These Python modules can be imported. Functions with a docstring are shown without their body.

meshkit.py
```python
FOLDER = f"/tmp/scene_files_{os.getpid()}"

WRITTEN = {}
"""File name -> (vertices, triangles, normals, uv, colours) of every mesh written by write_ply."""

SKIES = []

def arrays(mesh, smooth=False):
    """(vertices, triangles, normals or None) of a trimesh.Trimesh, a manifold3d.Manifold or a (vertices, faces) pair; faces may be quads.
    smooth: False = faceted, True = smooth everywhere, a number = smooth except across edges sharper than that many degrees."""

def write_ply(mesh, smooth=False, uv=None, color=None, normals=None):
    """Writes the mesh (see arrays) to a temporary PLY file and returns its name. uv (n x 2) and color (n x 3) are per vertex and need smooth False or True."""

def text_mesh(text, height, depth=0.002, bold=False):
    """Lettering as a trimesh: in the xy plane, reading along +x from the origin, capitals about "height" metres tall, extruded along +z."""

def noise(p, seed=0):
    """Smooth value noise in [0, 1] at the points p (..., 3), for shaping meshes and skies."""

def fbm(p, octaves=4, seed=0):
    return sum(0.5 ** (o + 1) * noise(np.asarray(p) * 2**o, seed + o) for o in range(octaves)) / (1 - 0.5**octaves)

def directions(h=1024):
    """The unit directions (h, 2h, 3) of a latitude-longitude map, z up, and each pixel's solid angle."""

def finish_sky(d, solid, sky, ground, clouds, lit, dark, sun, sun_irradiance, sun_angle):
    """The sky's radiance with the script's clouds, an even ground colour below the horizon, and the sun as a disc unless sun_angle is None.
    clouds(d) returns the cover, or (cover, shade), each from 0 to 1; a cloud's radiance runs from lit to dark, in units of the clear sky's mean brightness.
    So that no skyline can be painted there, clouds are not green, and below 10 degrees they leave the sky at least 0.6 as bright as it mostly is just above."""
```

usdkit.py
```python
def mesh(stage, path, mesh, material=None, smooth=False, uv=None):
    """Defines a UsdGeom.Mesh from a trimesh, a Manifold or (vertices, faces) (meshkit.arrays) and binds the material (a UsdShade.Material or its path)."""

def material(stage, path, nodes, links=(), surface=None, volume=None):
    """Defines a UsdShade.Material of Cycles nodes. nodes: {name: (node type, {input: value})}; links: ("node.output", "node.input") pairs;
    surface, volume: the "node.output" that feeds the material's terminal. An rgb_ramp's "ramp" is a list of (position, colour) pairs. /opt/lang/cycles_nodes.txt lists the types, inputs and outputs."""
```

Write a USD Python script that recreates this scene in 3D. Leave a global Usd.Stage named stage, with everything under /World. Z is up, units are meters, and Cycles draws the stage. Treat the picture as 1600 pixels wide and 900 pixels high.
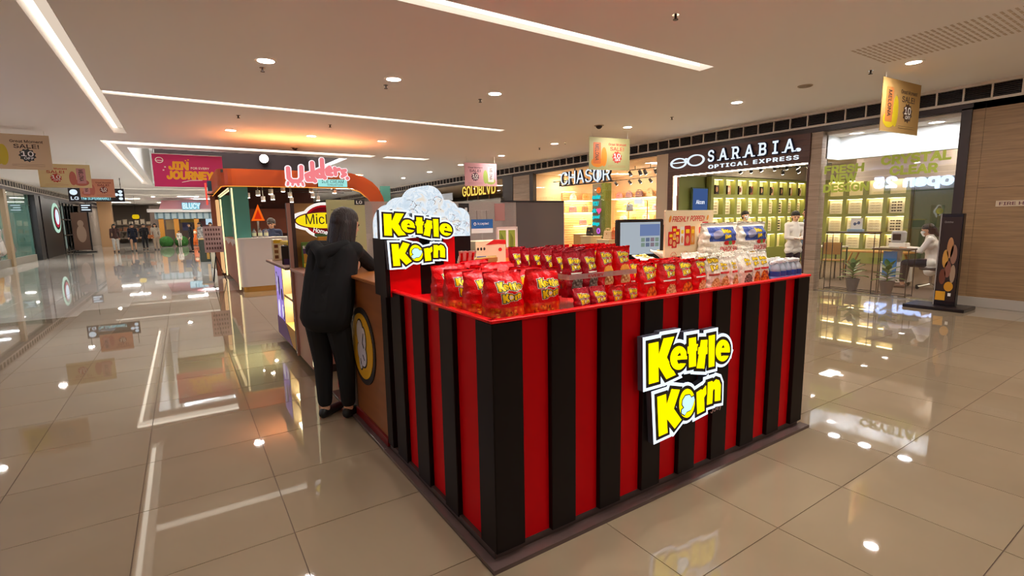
import math, random
import numpy as np, trimesh, usdkit, meshkit, manifold3d
from shapely import Polygon, Point, LineString, MultiPolygon, box as sbox, union_all
from shapely import affinity
from pxr import Usd, UsdGeom, Gf, Sdf, UsdLux, UsdShade

stage = Usd.Stage.CreateInMemory()
UsdGeom.SetStageUpAxis(stage, 'Z'); UsdGeom.SetStageMetersPerUnit(stage, 1.0)
UsdGeom.Xform.Define(stage, '/World'); UsdGeom.Scope.Define(stage, '/World/Looks')

# ---------------------------------------------------------------- camera, light levels, exposure
EYE, YAW, PITCH, ROLL = np.array([0, 0, 1.5]), math.radians(33.2), math.radians(7.85), math.radians(-1.0)
EXPOSURE = 1.8
LIT = 2 ** -EXPOSURE      # brightness of lit signs on the picture's scale
DOWNLIGHT, SLOT, SKYLIGHT, SHOP, TRACK = 95.0, 2.6, 7.0, 14.0, 55.0
def make_camera():
    f0 = np.array([math.sin(YAW), math.cos(YAW), 0]); r0 = np.array([math.cos(YAW), -math.sin(YAW), 0]); u0 = np.array([0, 0, 1.])
    f = math.cos(PITCH) * f0 - math.sin(PITCH) * u0; u = math.sin(PITCH) * f0 + math.cos(PITCH) * u0
    xa = math.cos(ROLL) * r0 + math.sin(ROLL) * u; ya = -math.sin(ROLL) * r0 + math.cos(ROLL) * u
    c = UsdGeom.Camera.Define(stage, '/World/camera')
    c.AddTransformOp().Set(Gf.Matrix4d(*xa, 0, *ya, 0, *(-f), 0, *EYE, 1))
    c.CreateHorizontalApertureAttr(36.0); c.CreateVerticalApertureAttr(20.25)
    c.CreateFocalLengthAttr(36.0 * 777 / 1600); c.CreateFStopAttr(0.0); c.CreateExposureAttr(EXPOSURE)
    c.CreateClippingRangeAttr(Gf.Vec2f(0.05, 500))
make_camera()

# ---------------------------------------------------------------- helpers
def lin(c):
    c = c.lstrip('#'); v = np.array([int(c[i:i + 2], 16) for i in (0, 2, 4)]) / 255
    return tuple(np.where(v <= .04045, v / 12.92, ((v + .055) / 1.055) ** 2.4))
MATS = {}
def M(name, col='#808080', rough=.5, metal=0., es=0., ecol=None, coat=0., spec=.5, alpha=1., trans=0., ior=1.5, var=None, bump=None, sheen=0.):
    """principled material; var=(noise scale, second colour, stretch) mottles the colour, bump=(scale, strength, distance)"""
    if name in MATS: return MATS[name]
    c = lin(col) if isinstance(col, str) else col
    p = {'base_color': c, 'roughness': rough, 'metallic': metal, 'coat_weight': coat, 'specular_ior_level': spec, 'alpha': alpha, 'transmission_weight': trans, 'ior': ior, 'sheen_weight': sheen}
    if es: p['emission_strength'] = es; p['emission_color'] = lin(ecol) if ecol else c
    nodes, links = {'p': ('principled_bsdf', p)}, []
    if var or bump: nodes['tc'] = ('texture_coordinate', {})
    if var:
        sc = var[2] if len(var) > 2 else (1, 1, 1)
        nodes['mp'] = ('mapping', {'scale': sc}); nodes['n'] = ('noise_texture', {'scale': var[0], 'detail': 4.0, 'roughness': .6})
        nodes['r'] = ('rgb_ramp', {'ramp': [(.3, c), (.72, lin(var[1]))]})
        links += [('tc.object', 'mp.vector'), ('mp.vector', 'n.vector'), ('n.fac', 'r.fac'), ('r.color', 'p.base_color')]
    if bump:
        nodes['bn'] = ('noise_texture', {'scale': bump[0], 'detail': 3.0}); nodes['b'] = ('bump', {'strength': bump[1], 'distance': bump[2]})
        links += [('tc.object', 'bn.vector'), ('bn.fac', 'b.height'), ('b.normal', 'p.normal')]
    MATS[name] = usdkit.material(stage, '/World/Looks/' + name, nodes, links, surface='p.BSDF'); return MATS[name]
def pane(name, tint='#ffffff', fac=None, gloss='#ffffff', rough=0.0):
    """window pane: clear with a mirror reflection by fresnel, or a fixed mix"""
    if name in MATS: return MATS[name]
    n = {'t': ('transparent_bsdf', {'color': lin(tint)}), 'g': ('glossy_bsdf', {'color': lin(gloss), 'roughness': rough}), 'm': ('mix_closure', {} if fac is None else {'fac': fac})}
    l = [('t.BSDF', 'm.closure1'), ('g.BSDF', 'm.closure2')]
    if fac is None:
        n['f'] = ('layer_weight', {'blend': .5}); n['pw'] = ('math', {'math_type': 'power', 'value2': 5.}); n['ma'] = ('math', {'math_type': 'multiply_add', 'value2': .7, 'value3': .03})
        l += [('f.facing', 'pw.value1'), ('pw.value', 'ma.value1'), ('ma.value', 'm.fac')]
    MATS[name] = usdkit.material(stage, '/World/Looks/' + name, n, l, surface='m.closure'); return MATS[name]
def glow(name, col, s):
    if name in MATS: return MATS[name]
    MATS[name] = usdkit.material(stage, '/World/Looks/' + name, {'e': ('emission', {'color': lin(col), 'strength': s})}, [], surface='e.emission'); return MATS[name]

USED = {}
def uniq(parent, name):
    k = (parent, name); n = USED.get(k, 0); USED[k] = n + 1
    return f'{parent}/{name}' if n == 0 else f'{parent}/{name}_{n:03d}'
class Thing(str): pass
def setdata(path, label=None, cat=None, group=None, kind=None):
    p = stage.GetPrimAtPath(str(path))
    for k, v in (('label', label), ('category', cat), ('group', group), ('kind', kind)):
        if v: p.SetCustomDataByKey(k, v)
def thing(name, label=None, cat=None, loc=(0, 0, 0), rz=0., group=None, kind=None, tilt=None, scale=None):
    path = uniq('/World', name); x = UsdGeom.Xform.Define(stage, path)
    x.AddTranslateOp().Set(Gf.Vec3d(*map(float, loc)))
    if rz: x.AddRotateZOp().Set(float(rz))
    if tilt: x.AddRotateXYZOp().Set(Gf.Vec3f(*map(float, tilt)))
    if scale: x.AddScaleOp().Set(Gf.Vec3f(*map(float, scale)))
    setdata(path, label, cat, group, kind)
    t = Thing(path); t.loc = np.array(loc, float); return t
def part(parent, name, mesh, mat, smooth=False, world=False, label=None, kind=None):
    """one Mesh under a thing or part; world=True: the mesh is given in world coordinates"""
    if isinstance(mesh, (list, tuple)) and len(mesh) and not isinstance(mesh[0], np.ndarray): mesh = trimesh.util.concatenate([m if isinstance(m, trimesh.Trimesh) else tm(m) for m in mesh])
    if not isinstance(mesh, trimesh.Trimesh): mesh = tm(mesh)
    loc = getattr(parent, 'loc', np.zeros(3))
    if world: mesh = mesh.copy(); mesh.apply_translation(-loc)
    path = uniq(str(parent), name)
    usdkit.mesh(stage, path, mesh, mat, smooth=smooth)
    if label or kind: setdata(path, label, kind=kind)
    t = Thing(path); t.loc = loc; return t
def single(name, mesh, mat, label=None, cat=None, group=None, kind=None, smooth=False, loc=(0, 0, 0)):
    """a thing that is one mesh, given in world coordinates"""
    t = thing_mesh = uniq('/World', name)
    if isinstance(mesh, (list, tuple)): mesh = trimesh.util.concatenate(list(mesh))
    usdkit.mesh(stage, t, mesh, mat, smooth=smooth); setdata(t, label, cat, group, kind); r = Thing(t); r.loc = np.zeros(3); return r
def struct(name, mesh, mat, smooth=False): return single(name, mesh, mat, kind='structure', smooth=smooth)
def dup(src, name, loc, rz=0., label=None, cat=None, group=None, tilt=None, scale=None):
    was = stage.GetPrimAtPath(str(src)).GetCustomData()
    r = thing(name, label or was.get('label'), cat or was.get('category'), loc, rz, group or was.get('group'), tilt=tilt, scale=scale)
    p = stage.GetPrimAtPath(str(r)); p.GetReferences().AddInternalReference(str(src))
    # the copy's own transform ops only
    ops = ['xformOp:translate'] + (['xformOp:rotateZ'] if rz else []) + (['xformOp:rotateXYZ'] if tilt else []) + (['xformOp:scale'] if scale else [])
    UsdGeom.Xformable(p).GetXformOpOrderAttr().Set(ops)
    p.SetInstanceable(True); return r

def tm(m):
    if isinstance(m, trimesh.Trimesh): return m
    if hasattr(m, 'to_mesh'):
        q = m.to_mesh(); return trimesh.Trimesh(q.vert_properties[:, :3], q.tri_verts, process=False)
    return trimesh.Trimesh(m[0], m[1], process=False)
def bx(x0, y0, z0, x1, y1, z1, b=0.):
    lo, hi = np.minimum((x0, y0, z0), (x1, y1, z1)), np.maximum((x0, y0, z0), (x1, y1, z1))
    if b <= 0:
        m = trimesh.creation.box(hi - lo); m.apply_translation((lo + hi) / 2); return m
    b = min(b, .49 * (hi - lo).min()); pts = []
    for s in np.ndindex(2, 2, 2):
        c = np.where(np.array(s) == 0, lo + b, hi - b); d = np.where(np.array(s) == 0, -b, b)
        for k in range(3):
            q = c.copy(); q[k] += d[k]; pts.append(q)
    return trimesh.convex.convex_hull(np.array(pts))
def tube(p, r, n=8, closed=False):
    """round bar through the points"""
    p = np.asarray(p, float); k = len(p); rr = np.broadcast_to(r, k); vs, fs = [], []
    up = None
    for i in range(k):
        t = (p[(i + 1) % k] - p[i - 1]) if closed else p[min(i + 1, k - 1)] - p[max(i - 1, 0)]
        t = t / (np.linalg.norm(t) + 1e-12)
        a = up if up is not None else np.cross(t, (0, 0, 1.) if abs(t[2]) < .9 else (1., 0, 0))
        a = a - t * (a @ t)
        if np.linalg.norm(a) < 1e-6: a = np.cross(t, (1., .3, .2))
        a /= np.linalg.norm(a); up = a; c = np.cross(t, a); th = np.arange(n) * 2 * np.pi / n
        vs.append(p[i] + rr[i] * (np.cos(th)[:, None] * a + np.sin(th)[:, None] * c))
    for i in range(k if closed else k - 1):
        for j in range(n):
            A, B = i * n + j, i * n + (j + 1) % n; C, D = ((i + 1) % k) * n + j, ((i + 1) % k) * n + (j + 1) % n
            fs += [(A, B, D), (A, D, C)]
    v = np.vstack(vs)
    if not closed:
        a0 = len(v); v = np.vstack([v, p[0], p[-1]])
        for j in range(n): fs += [(a0, (j + 1) % n, j), (a0 + 1, (k - 1) * n + j, (k - 1) * n + (j + 1) % n)]
    m = trimesh.Trimesh(v, np.array(fs), process=False); m.fix_normals(); return m
def cyl(x, y, z0, z1, r, n=24, r1=None): return tube([(x, y, z0), (x, y, z1)], [r, r if r1 is None else r1], n)
def lathe(prof, n=24, at=(0, 0, 0)):
    m = trimesh.creation.revolve(np.array(prof, float), sections=n); m.apply_translation(at); return m
def ext(poly, d):
    gs = [g for g in getattr(poly, 'geoms', [poly]) if g.geom_type == 'Polygon' and g.area > 1e-9]
    return trimesh.util.concatenate([trimesh.creation.extrude_polygon(g, d, engine='earcut') for g in gs])
FACE = {'-y': ((1, 0, 0), (0, 0, 1), (0, -1, 0)), '-x': ((0, -1, 0), (0, 0, 1), (-1, 0, 0)), '+x': ((0, 1, 0), (0, 0, 1), (1, 0, 0)), '+y': ((-1, 0, 0), (0, 0, 1), (0, 1, 0)), 'up': ((1, 0, 0), (0, 1, 0), (0, 0, 1)), 'down': ((1, 0, 0), (0, -1, 0), (0, 0, -1))}
def face(mesh, f, at):
    m = mesh.copy(); T = np.eye(4); T[:3, :3] = np.array(FACE[f], float).T; T[:3, 3] = at; m.apply_transform(T); return m
def slab(poly, d, f, at): return face(ext(poly, d), f, at)
TXT = {}
def text2(s, h, bold=False):
    """lettering as flat polygons, starting at the origin"""
    k = (s, bold)
    if k not in TXT:
        m = meshkit.text_mesh(s, 1.0, .1, bold); v, f = m.vertices, m.faces
        t = f[(np.abs(v[f][:, :, 2]) < 1e-6).all(1)]
        TXT[k] = union_all([Polygon(v[q][:, :2]).buffer(1e-4) for q in t]).simplify(.012)
    return affinity.scale(TXT[k], h, h, origin=(0, 0))
def textw(s, w, h, bold=False, skew=0.):
    """text stretched into a box w by h from the origin"""
    p = text2(s, 1., bold); a = p.bounds; p = affinity.translate(p, -a[0], -a[1])
    p = affinity.scale(p, w / (a[2] - a[0]), h / (a[3] - a[1]), origin=(0, 0))
    return affinity.skew(p, skew, 0, origin=(0, 0)) if skew else p
def ell(cx, cy, rx, ry, n=32): return affinity.scale(Point(cx, cy).buffer(1, quad_segs=n // 4), rx, ry, origin=(cx, cy))
def rrect(x0, y0, x1, y1, r): return sbox(x0 + r, y0 + r, x1 - r, y1 - r).buffer(r, quad_segs=4)
def burst(cx, cy, r, n=12, k=.8): return Polygon([(cx + (r if i % 2 else r * k) * math.cos(i * math.pi / n), cy + (r if i % 2 else r * k) * math.sin(i * math.pi / n)) for i in range(2 * n)])
def hull_chain(segs):
    """manifold union of hulls of spheres: segs of ((p, r), (q, r))"""
    out = []
    for a, b in segs:
        h = [manifold3d.Manifold.sphere(r, 16).translate(tuple(map(float, p))) for p, r in (a, b)]
        out.append(manifold3d.Manifold.batch_hull(h))
    return manifold3d.Manifold.batch_boolean(out, manifold3d.OpType.Add)
def smoothed(man, edge, it=12):
    m = tm(man.refine_to_length(edge)); m.merge_vertices(); trimesh.smoothing.filter_taubin(m, iterations=it); return m

# ---------------------------------------------------------------- common looks
white_paint = M('white_paint', '#e9e2d8', .6)
ceil_paint = M('ceiling_paint', '#f3f0ee', .8)
black_matt = M('black_matt', '#151313', .5)
black_gloss = M('black_gloss', '#161214', .25)
dark_brown = M('dark_brown', '#32221e', .5)
chrome = M('chrome', '#c8c4bc', .22, 1.)
steel = M('brushed_steel', '#a39d94', .35, 1.)
white_plastic = M('white_plastic', '#f2efe9', .35)
clear_glass = pane('clear_glass')
acrylic = pane('clear_acrylic', fac=.09)
skin = M('skin', '#d8a888', .55)
skin2 = M('skin_tan', '#c08a68', .55)
def hair_look(name, c):
    n = {'tc': ('texture_coordinate', {}), 'mp': ('mapping', {'scale': (70, 70, 4)}), 'n': ('noise_texture', {'scale': 1.6, 'detail': 3.}), 'b': ('bump', {'strength': .7, 'distance': .012}), 'r': ('rgb_ramp', {'ramp': [(.3, lin(c)), (.75, tuple(2.2 * v for v in lin(c)))]}), 'p': ('principled_bsdf', {'roughness': .42, 'specular_ior_level': .4})}
    MATS[name] = usdkit.material(stage, '/World/Looks/' + name, n, [('tc.object', 'mp.vector'), ('mp.vector', 'n.vector'), ('n.fac', 'b.height'), ('b.normal', 'p.normal'), ('n.fac', 'r.fac'), ('r.color', 'p.base_color')], surface='p.BSDF'); return MATS[name]
hair_m = hair_look('hair_black', '#16100e')
red_gloss = M('red_gloss', '#d80510', .28)
yellow_print = M('yellow_print', '#ffd814', .35)
white_print = M('white_print', '#f4f1ea', .45)
black_print = M('black_print', '#1c1512', .5)
red_print = M('red_print', '#d01818', .45)
green_print = M('green_print', '#5f8f2e', .5)
paper = M('paper', '#e9e4da', .7)
# ================================================================ SETTING
H = 3.45
XR, XL = 10.4, -5.7
# ---- floor: joints every 65 cm; near tiles one by one, the rest as stuff
TX, TY, X0, Y0 = .65, .655, -.975, .51
def tile_mat(name, a, b):
    n = {'tc': ('texture_coordinate', {}), 'g': ('geometry', {}), 'n': ('noise_texture', {'scale': 1.3, 'detail': 3.}), 'r': ('rgb_ramp', {'ramp': [(.3, lin(a)), (.7, lin(b))]}),
         'w': ('noise_texture', {'scale': 2.2, 'detail': 1.}), 'b': ('bump', {'strength': .006, 'distance': .02}),
         'p': ('principled_bsdf', {'roughness': .022, 'specular_ior_level': .8})}
    l = [('g.position', 'n.vector'), ('n.fac', 'r.fac'), ('r.color', 'p.base_color'), ('g.position', 'w.vector'), ('w.fac', 'b.height'), ('b.normal', 'p.normal')]
    MATS[name] = usdkit.material(stage, '/World/Looks/' + name, n, l, surface='p.BSDF'); return MATS[name]
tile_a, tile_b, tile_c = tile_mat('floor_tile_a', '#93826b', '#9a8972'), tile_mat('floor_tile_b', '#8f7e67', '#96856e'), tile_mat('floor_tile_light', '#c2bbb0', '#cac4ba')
grout = M('grout', '#6a5646', .8)
floor = thing('floor', kind='structure')
part(floor, 'grout_bed', bx(-9, -9, -.06, 19, 60, -.0035), grout)
def tilemesh(x0, y0, x1, y1): 
    g, b = .0022, .0012
    m = bx(x0 + g, y0 + g, -.012, x1 - g, y1 - g, 0.)
    return m
cells = []
for i in range(-10, 31):
    for j in range(-13, 92):
        x, y = X0 + i * TX, Y0 + j * TY
        if x > XR - .3: continue
        cells.append((math.hypot(x + TX / 2, y + TY / 2) if (x * math.sin(YAW) + y * math.cos(YAW)) > 0 else 99 + math.hypot(x, y), x, y))
cells.sort()
rng = random.Random(3); far_n, far_l = [], []
for k, (d, x, y) in enumerate(cells):
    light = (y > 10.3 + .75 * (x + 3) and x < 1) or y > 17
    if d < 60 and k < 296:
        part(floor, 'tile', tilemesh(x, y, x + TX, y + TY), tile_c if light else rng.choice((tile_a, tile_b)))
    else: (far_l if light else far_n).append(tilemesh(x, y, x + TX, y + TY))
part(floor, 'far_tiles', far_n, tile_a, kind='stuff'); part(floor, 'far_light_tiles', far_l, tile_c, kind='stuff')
part(floor, 'shop_floor', bx(XR + .02, -2, -.05, 19, 40, -.004), M('shop_floor', '#b9a892', .12))

# ---- ceiling with light slots and the atrium opening
slots = {'a': (-1.03, -8., -.81, 13.6), 'b': (-.82, 9.5, 6.12, 9.72), 'c': (-.82, 4.28, 6.05, 4.5), 'd': (-1.4, 14.9, 5.0, 15.4), 'd2': (5.35, 14.95, 6.75, 15.4), 'e': (-1.4, 15.2, -1.17, 29.2), 'f': (-.82, -1.0, 6.0, -.78), 'g': (-3.4, 33.2, 4.2, 33.5), 'h': (-3.4, 39.2, 4.2, 39.5)}
holes = union_all([sbox(*s) for s in slots.values()])
void = union_all([sbox(-.55, 15.95, 4.45, 22.), sbox(-.98, 15.95, -.55, 29.)])
plate = sbox(-9, -9, XR, 60).difference(holes).difference(void)
struct('ceiling', slab(plate, .12, 'up', (0, 0, H)), ceil_paint)
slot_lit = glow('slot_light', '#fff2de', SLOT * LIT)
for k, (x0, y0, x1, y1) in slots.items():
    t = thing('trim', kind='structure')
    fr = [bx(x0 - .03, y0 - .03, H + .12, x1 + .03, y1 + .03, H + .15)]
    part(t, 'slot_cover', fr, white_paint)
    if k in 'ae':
        part(t, 'light_strip', bx(x0 + .004, y0, H + .105, x0 + .07, y1 - .02, H + .118), slot_lit); part(t, 'light_strip', bx(x0 + .075, y0, H + .107, x1 - .004, y1 - .02, H + .118), glow('slot_soft', '#ffe9d2', .75 * LIT))  # the wide soft strip is a glow standing for the lit slot cover
    else: part(t, 'light_strip', bx(x0 + .01, y1 - .006, H + (.055 if k in 'cf' else .018), x1 - .01, y1 - .001, H + .117), glow('slot_side', '#fff0dc', 1.7 * LIT)); part(t, 'light_strip', bx(x0 + .02, y0 + .01, H + .105, x1 - .02, y1 - .02, H + .118), slot_lit)  # the upright strip makes the slot wall glow as if lit by the cove
# atrium well above the opening
well = thing('trim', kind='structure')
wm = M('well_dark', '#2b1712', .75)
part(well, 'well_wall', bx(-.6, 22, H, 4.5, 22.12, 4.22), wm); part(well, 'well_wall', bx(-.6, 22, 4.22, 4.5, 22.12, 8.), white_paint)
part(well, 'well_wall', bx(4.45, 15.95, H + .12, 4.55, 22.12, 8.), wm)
part(well, 'well_wall', bx(-1.08, 15.95, H + .12, -.98, 29.1, 8.), white_paint)
part(well, 'well_wall', bx(-.6, 22.12, H + .12, -.5, 29.1, 8.), white_paint); part(well, 'well_wall', bx(-1.08, 29, H + .12, -.5, 29.1, 8.), white_paint)
part(well, 'well_wall', bx(-1.08, 15.85, H + .12, 4.55, 15.95, 8.), white_paint)
sk = thing('window_1', kind='structure')
part(sk, 'roof', bx(-1.1, 15.8, 8., 4.6, 29.2, 8.1), white_paint)
for i in range(4): part(sk, 'pane', bx(.2 + i * .95, 17.5, 7.95, 1.05 + i * .95, 19.6, 7.99), glow('skylight', '#e8f2ff', SKYLIGHT))
part(sk, 'pane', bx(-.9, 17, 7.95, -.6, 28, 7.99), glow('skylight', '#e8f2ff', SKYLIGHT))
wl = glow('well_window', '#eaf6ff', 9 * LIT)
for x0, x1, z0, z1 in ((-.52, -.3, 4.98, 5.3), (-.27, .03, 4.93, 5.27), (.06, .38, 4.88, 5.22), (.41, .62, 4.86, 5.2), (.82, 1.1, 4.78, 5.14), (1.13, 1.3, 5.05, 5.4)):
    part(sk, 'pane', bx(x0, 21.98, z0, x1, 22.0, z1), wl); part(sk, 'frame', bx(x0 - .015, 21.975, z0 - .02, x1 + .015, 21.999, z0), white_plastic)
# ---- walls that close the mall: behind the camera, far end, left
struct('wall_rear', bx(-9, -9.2, 0, XR, -9, H), white_paint)
struct('wall_far', bx(-9, 60, 0, XR + .2, 60.2, H), M('far_wall', '#8b7d70', .7))
# ---- right facade
wood_l = M('wood_wall', '#a07f5a', .5, var=(3.2, '#7f6244', (.6, .5, 9)))
wood_d = M('wood_dark', '#5c3a2e', .45, var=(3.5, '#452a22', (.6, .4, 9)))
wood_g = M('wood_grey', '#b39c86', .5, var=(3., '#96806c', (.6, .5, 12)))
frame_d = M('frame_dark', '#352925', .4)
beige_wall = M('beige_wall', '#bfa98f', .6)
t = thing('wall_right', kind='structure')
for i, (y0, y1) in enumerate([(-9, -5.1), (-5.1, -2.6), (-2.6, -.2), (-.2, 1.18)]): part(t, 'wall_panel', bx(XR, y0 + .002, 0, XR + .15, y1 - .002, 3.2), wood_l)
for z0, z1 in ((0, 1.86), (1.864, 3.2)): part(t, 'wall_panel', bx(XR, 1.183, z0, XR + .15, 2.6, z1), wood_l)
part(t, 'wall_panel', bx(XR, 2.603, 0, XR + .15, 2.75, 3.2), wood_l)
part(t, 'backing', bx(XR + .02, -9, 0, XR + .14, 2.7, 3.2), black_matt)
part(t, 'upper_band', bx(XR, -9, 3.06, XR + .2, 40, 3.2), frame_d)
part(t, 'upper_wall', bx(XR + .05, -9, 3.2, XR + .25, 60, H + .1), black_matt)
struct('baseboard_right', bx(XR - .015, -9, 0, XR + .02, 2.74, .155, .004), M('skirting_steel', '#b9b2a8', .4, .35))
g = thing('trim', kind='structure')     # air grille band along the ceiling
gm, gl = M('grille_frame', '#dcd2c8', .5), M('grille_louvre', '#2b201d', .55)
part(g, 'top_rail', bx(XR - .02, -9, 3.405, XR + .05, 60, H), gm); part(g, 'bottom_rail', bx(XR - .02, -9, 3.165, XR + .05, 60, 3.205), gm)
lv = []
for z in np.arange(3.22, 3.41, .028): lv.append(bx(XR + .012, -9, z, XR + .05, 60, z + .012))
part(g, 'louvre', lv, gl, kind='stuff')
y = 2.55 - 8 * .335
while y < 40: part(g, 'mullion', bx(XR - .01, y - .012, 3.2, XR + .045, y + .012, 3.41), gm); y += .335
# ---- optical store shell
OX = 17.0
shop_ceil = M('shop_ceiling', '#cdbfae', .7); green_wall = M('green_wall', '#7d8a3f', .6); dgreen = M('dark_green', '#3f5236', .5)
struct('ceiling', bx(XR + .1, -1, 3.0, OX + .3, 8.7, 3.1), shop_ceil)
struct('wall_back', bx(OX + .25, -1, 0, OX + .4, 8.7, 3.1), green_wall)
struct('trim', [bx(XR + .15, 8.62, 2.56, OX + .24, 8.655, 3.0), bx(OX + .2, -.8, 2.56, OX + .245, 8.6, 3.0)], shop_ceil)
struct('wall_side', bx(XR + .1, 8.66, 0, OX + .4, 8.74, 3.05), M('green_dim', '#7c8448', .6))
struct('wall_side', bx(XR + .1, -.9, 0, OX + .4, -.8, 3.05), dgreen)
t = thing('window_2', kind='structure')
part(t, 'jamb', bx(XR - .03, 2.75, 0, XR + .12, 2.88, 3.09), frame_d); part(t, 'header', bx(XR - .03, 2.75, 3.07, XR + .12, 5.08, 3.1), frame_d)
part(t, 'sill', bx(XR, 2.88, -.003, XR + .06, 4.9, .012), steel); part(t, 'pane', bx(XR + .02, 2.88, .012, XR + .03, 4.9, 3.07), pane('shop_window_glass', fac=.085))
part(t, 'bulkhead', bx(11.05, -.8, 2.56, 11.2, 4.95, 3.02), M('bulkhead_white', '#f4f8f8', .5))
part(t, 'inner_bulkhead', bx(12.9, -.8, 2.22, 13., 5.35, 3.0), M('bulkhead_pink', '#cdbdb0', .6)); part(t, 'bulkhead_end', bx(XR + .1, 4.9, 2.56, 11.2, 4.97, 3.02), M('bulkhead_white', '#f4f8f8', .5))
for y in (3.3, 3.95, 4.5):
    d = thing('downlight', None, 'downlight', (10.75, y, 2.995)); setdata(d, 'round white downlight over the optical window, ' + {3.3: 'nearest the black jamb', 3.95: 'in the middle of three', 4.5: 'nearest the wood pillar'}[y])
    part(d, 'lens', lathe([(0, 0), (.1, 0), (.1, .004), (0, .004)], 20), glow('shop_lamp', '#f2f7ff', SHOP * 1.6)); part(d, 'trim_ring', lathe([(.1, -.004), (.125, -.004), (.125, .005), (.1, .005), (.1, -.004)], 20), white_plastic)
t = thing('trim', kind='structure')     # pillar between window and entrance
for i, z in enumerate(np.arange(0, 3.06, .306)): part(t, 'pillar_board', bx(XR - .06, 4.9, z + .002, XR + .16, 5.1, z + .304), wood_g)
part(t, 'reveal', bx(XR - .05, 5.1, 0, XR + .2, 5.15, 2.5), wood_d)
sb = thing('trim', kind='structure')      # sign board over the entrance
for i, z in enumerate(np.arange(2.5, 3.05, .112)): part(sb, 'sign_board_plank', bx(XR - .1, 5.1, z + .001, XR + .12, 8.5, min(z + .111, 3.06)), wood_d)
part(sb, 'jamb', bx(XR - .1, 8.34, 0, XR + .14, 8.5, 2.5), wood_d)
warm_led = glow('warm_led', '#ffe9c4', 9.)
part(sb, 'light_strip', bx(XR - .05, 5.16, 2.478, XR + .02, 8.34, 2.498), warm_led); part(sb, 'light_strip', bx(XR - .05, 8.315, 0.1, XR + .02, 8.338, 2.498), warm_led)
struct('trim', bx(XR - .03, 8.5, 0, XR + .2, 8.92, 3.07), beige_wall)
# ---- bag shop shell
CX = 14.2
struct('ceiling', bx(XR + .1, 8.7, 3.05, CX + 4, 60, 3.15), M('bagshop_ceiling', '#efe4d4', .7))
struct('wall_back', bx(CX + .1, 8.7, 0, CX + .25, 14.7, 3.05), M('bagshop_wall', '#d9bd96', .6))
struct('wall_side', bx(XR + .1, 8.76, 0, CX, 8.86, 3.05), M('bagshop_side', '#c9ab84', .6))
t = thing('window_3', kind='structure')
part(t, 'pane', bx(XR + .05, 8.92, 0.03, XR + .06, 14.4, 3.0), clear_glass); part(t, 'jamb', bx(XR - .02, 14.4, 0, XR + .12, 14.62, 3.1), frame_d)
for z in np.arange(0, 3.06, .306): part(t, 'wood_board', bx(XR, 14.62, z + .002, XR + .12, 15.7, z + .304), wood_g)
part(t, 'jamb', bx(XR - .02, 15.7, 0, XR + .14, 16.4, 3.1), frame_d)
struct('wall_side', bx(XR + .16, 14.5, 0, CX + .1, 14.6, 3.05), M('bagshop_wall', '#d9bd96', .6))
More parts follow.
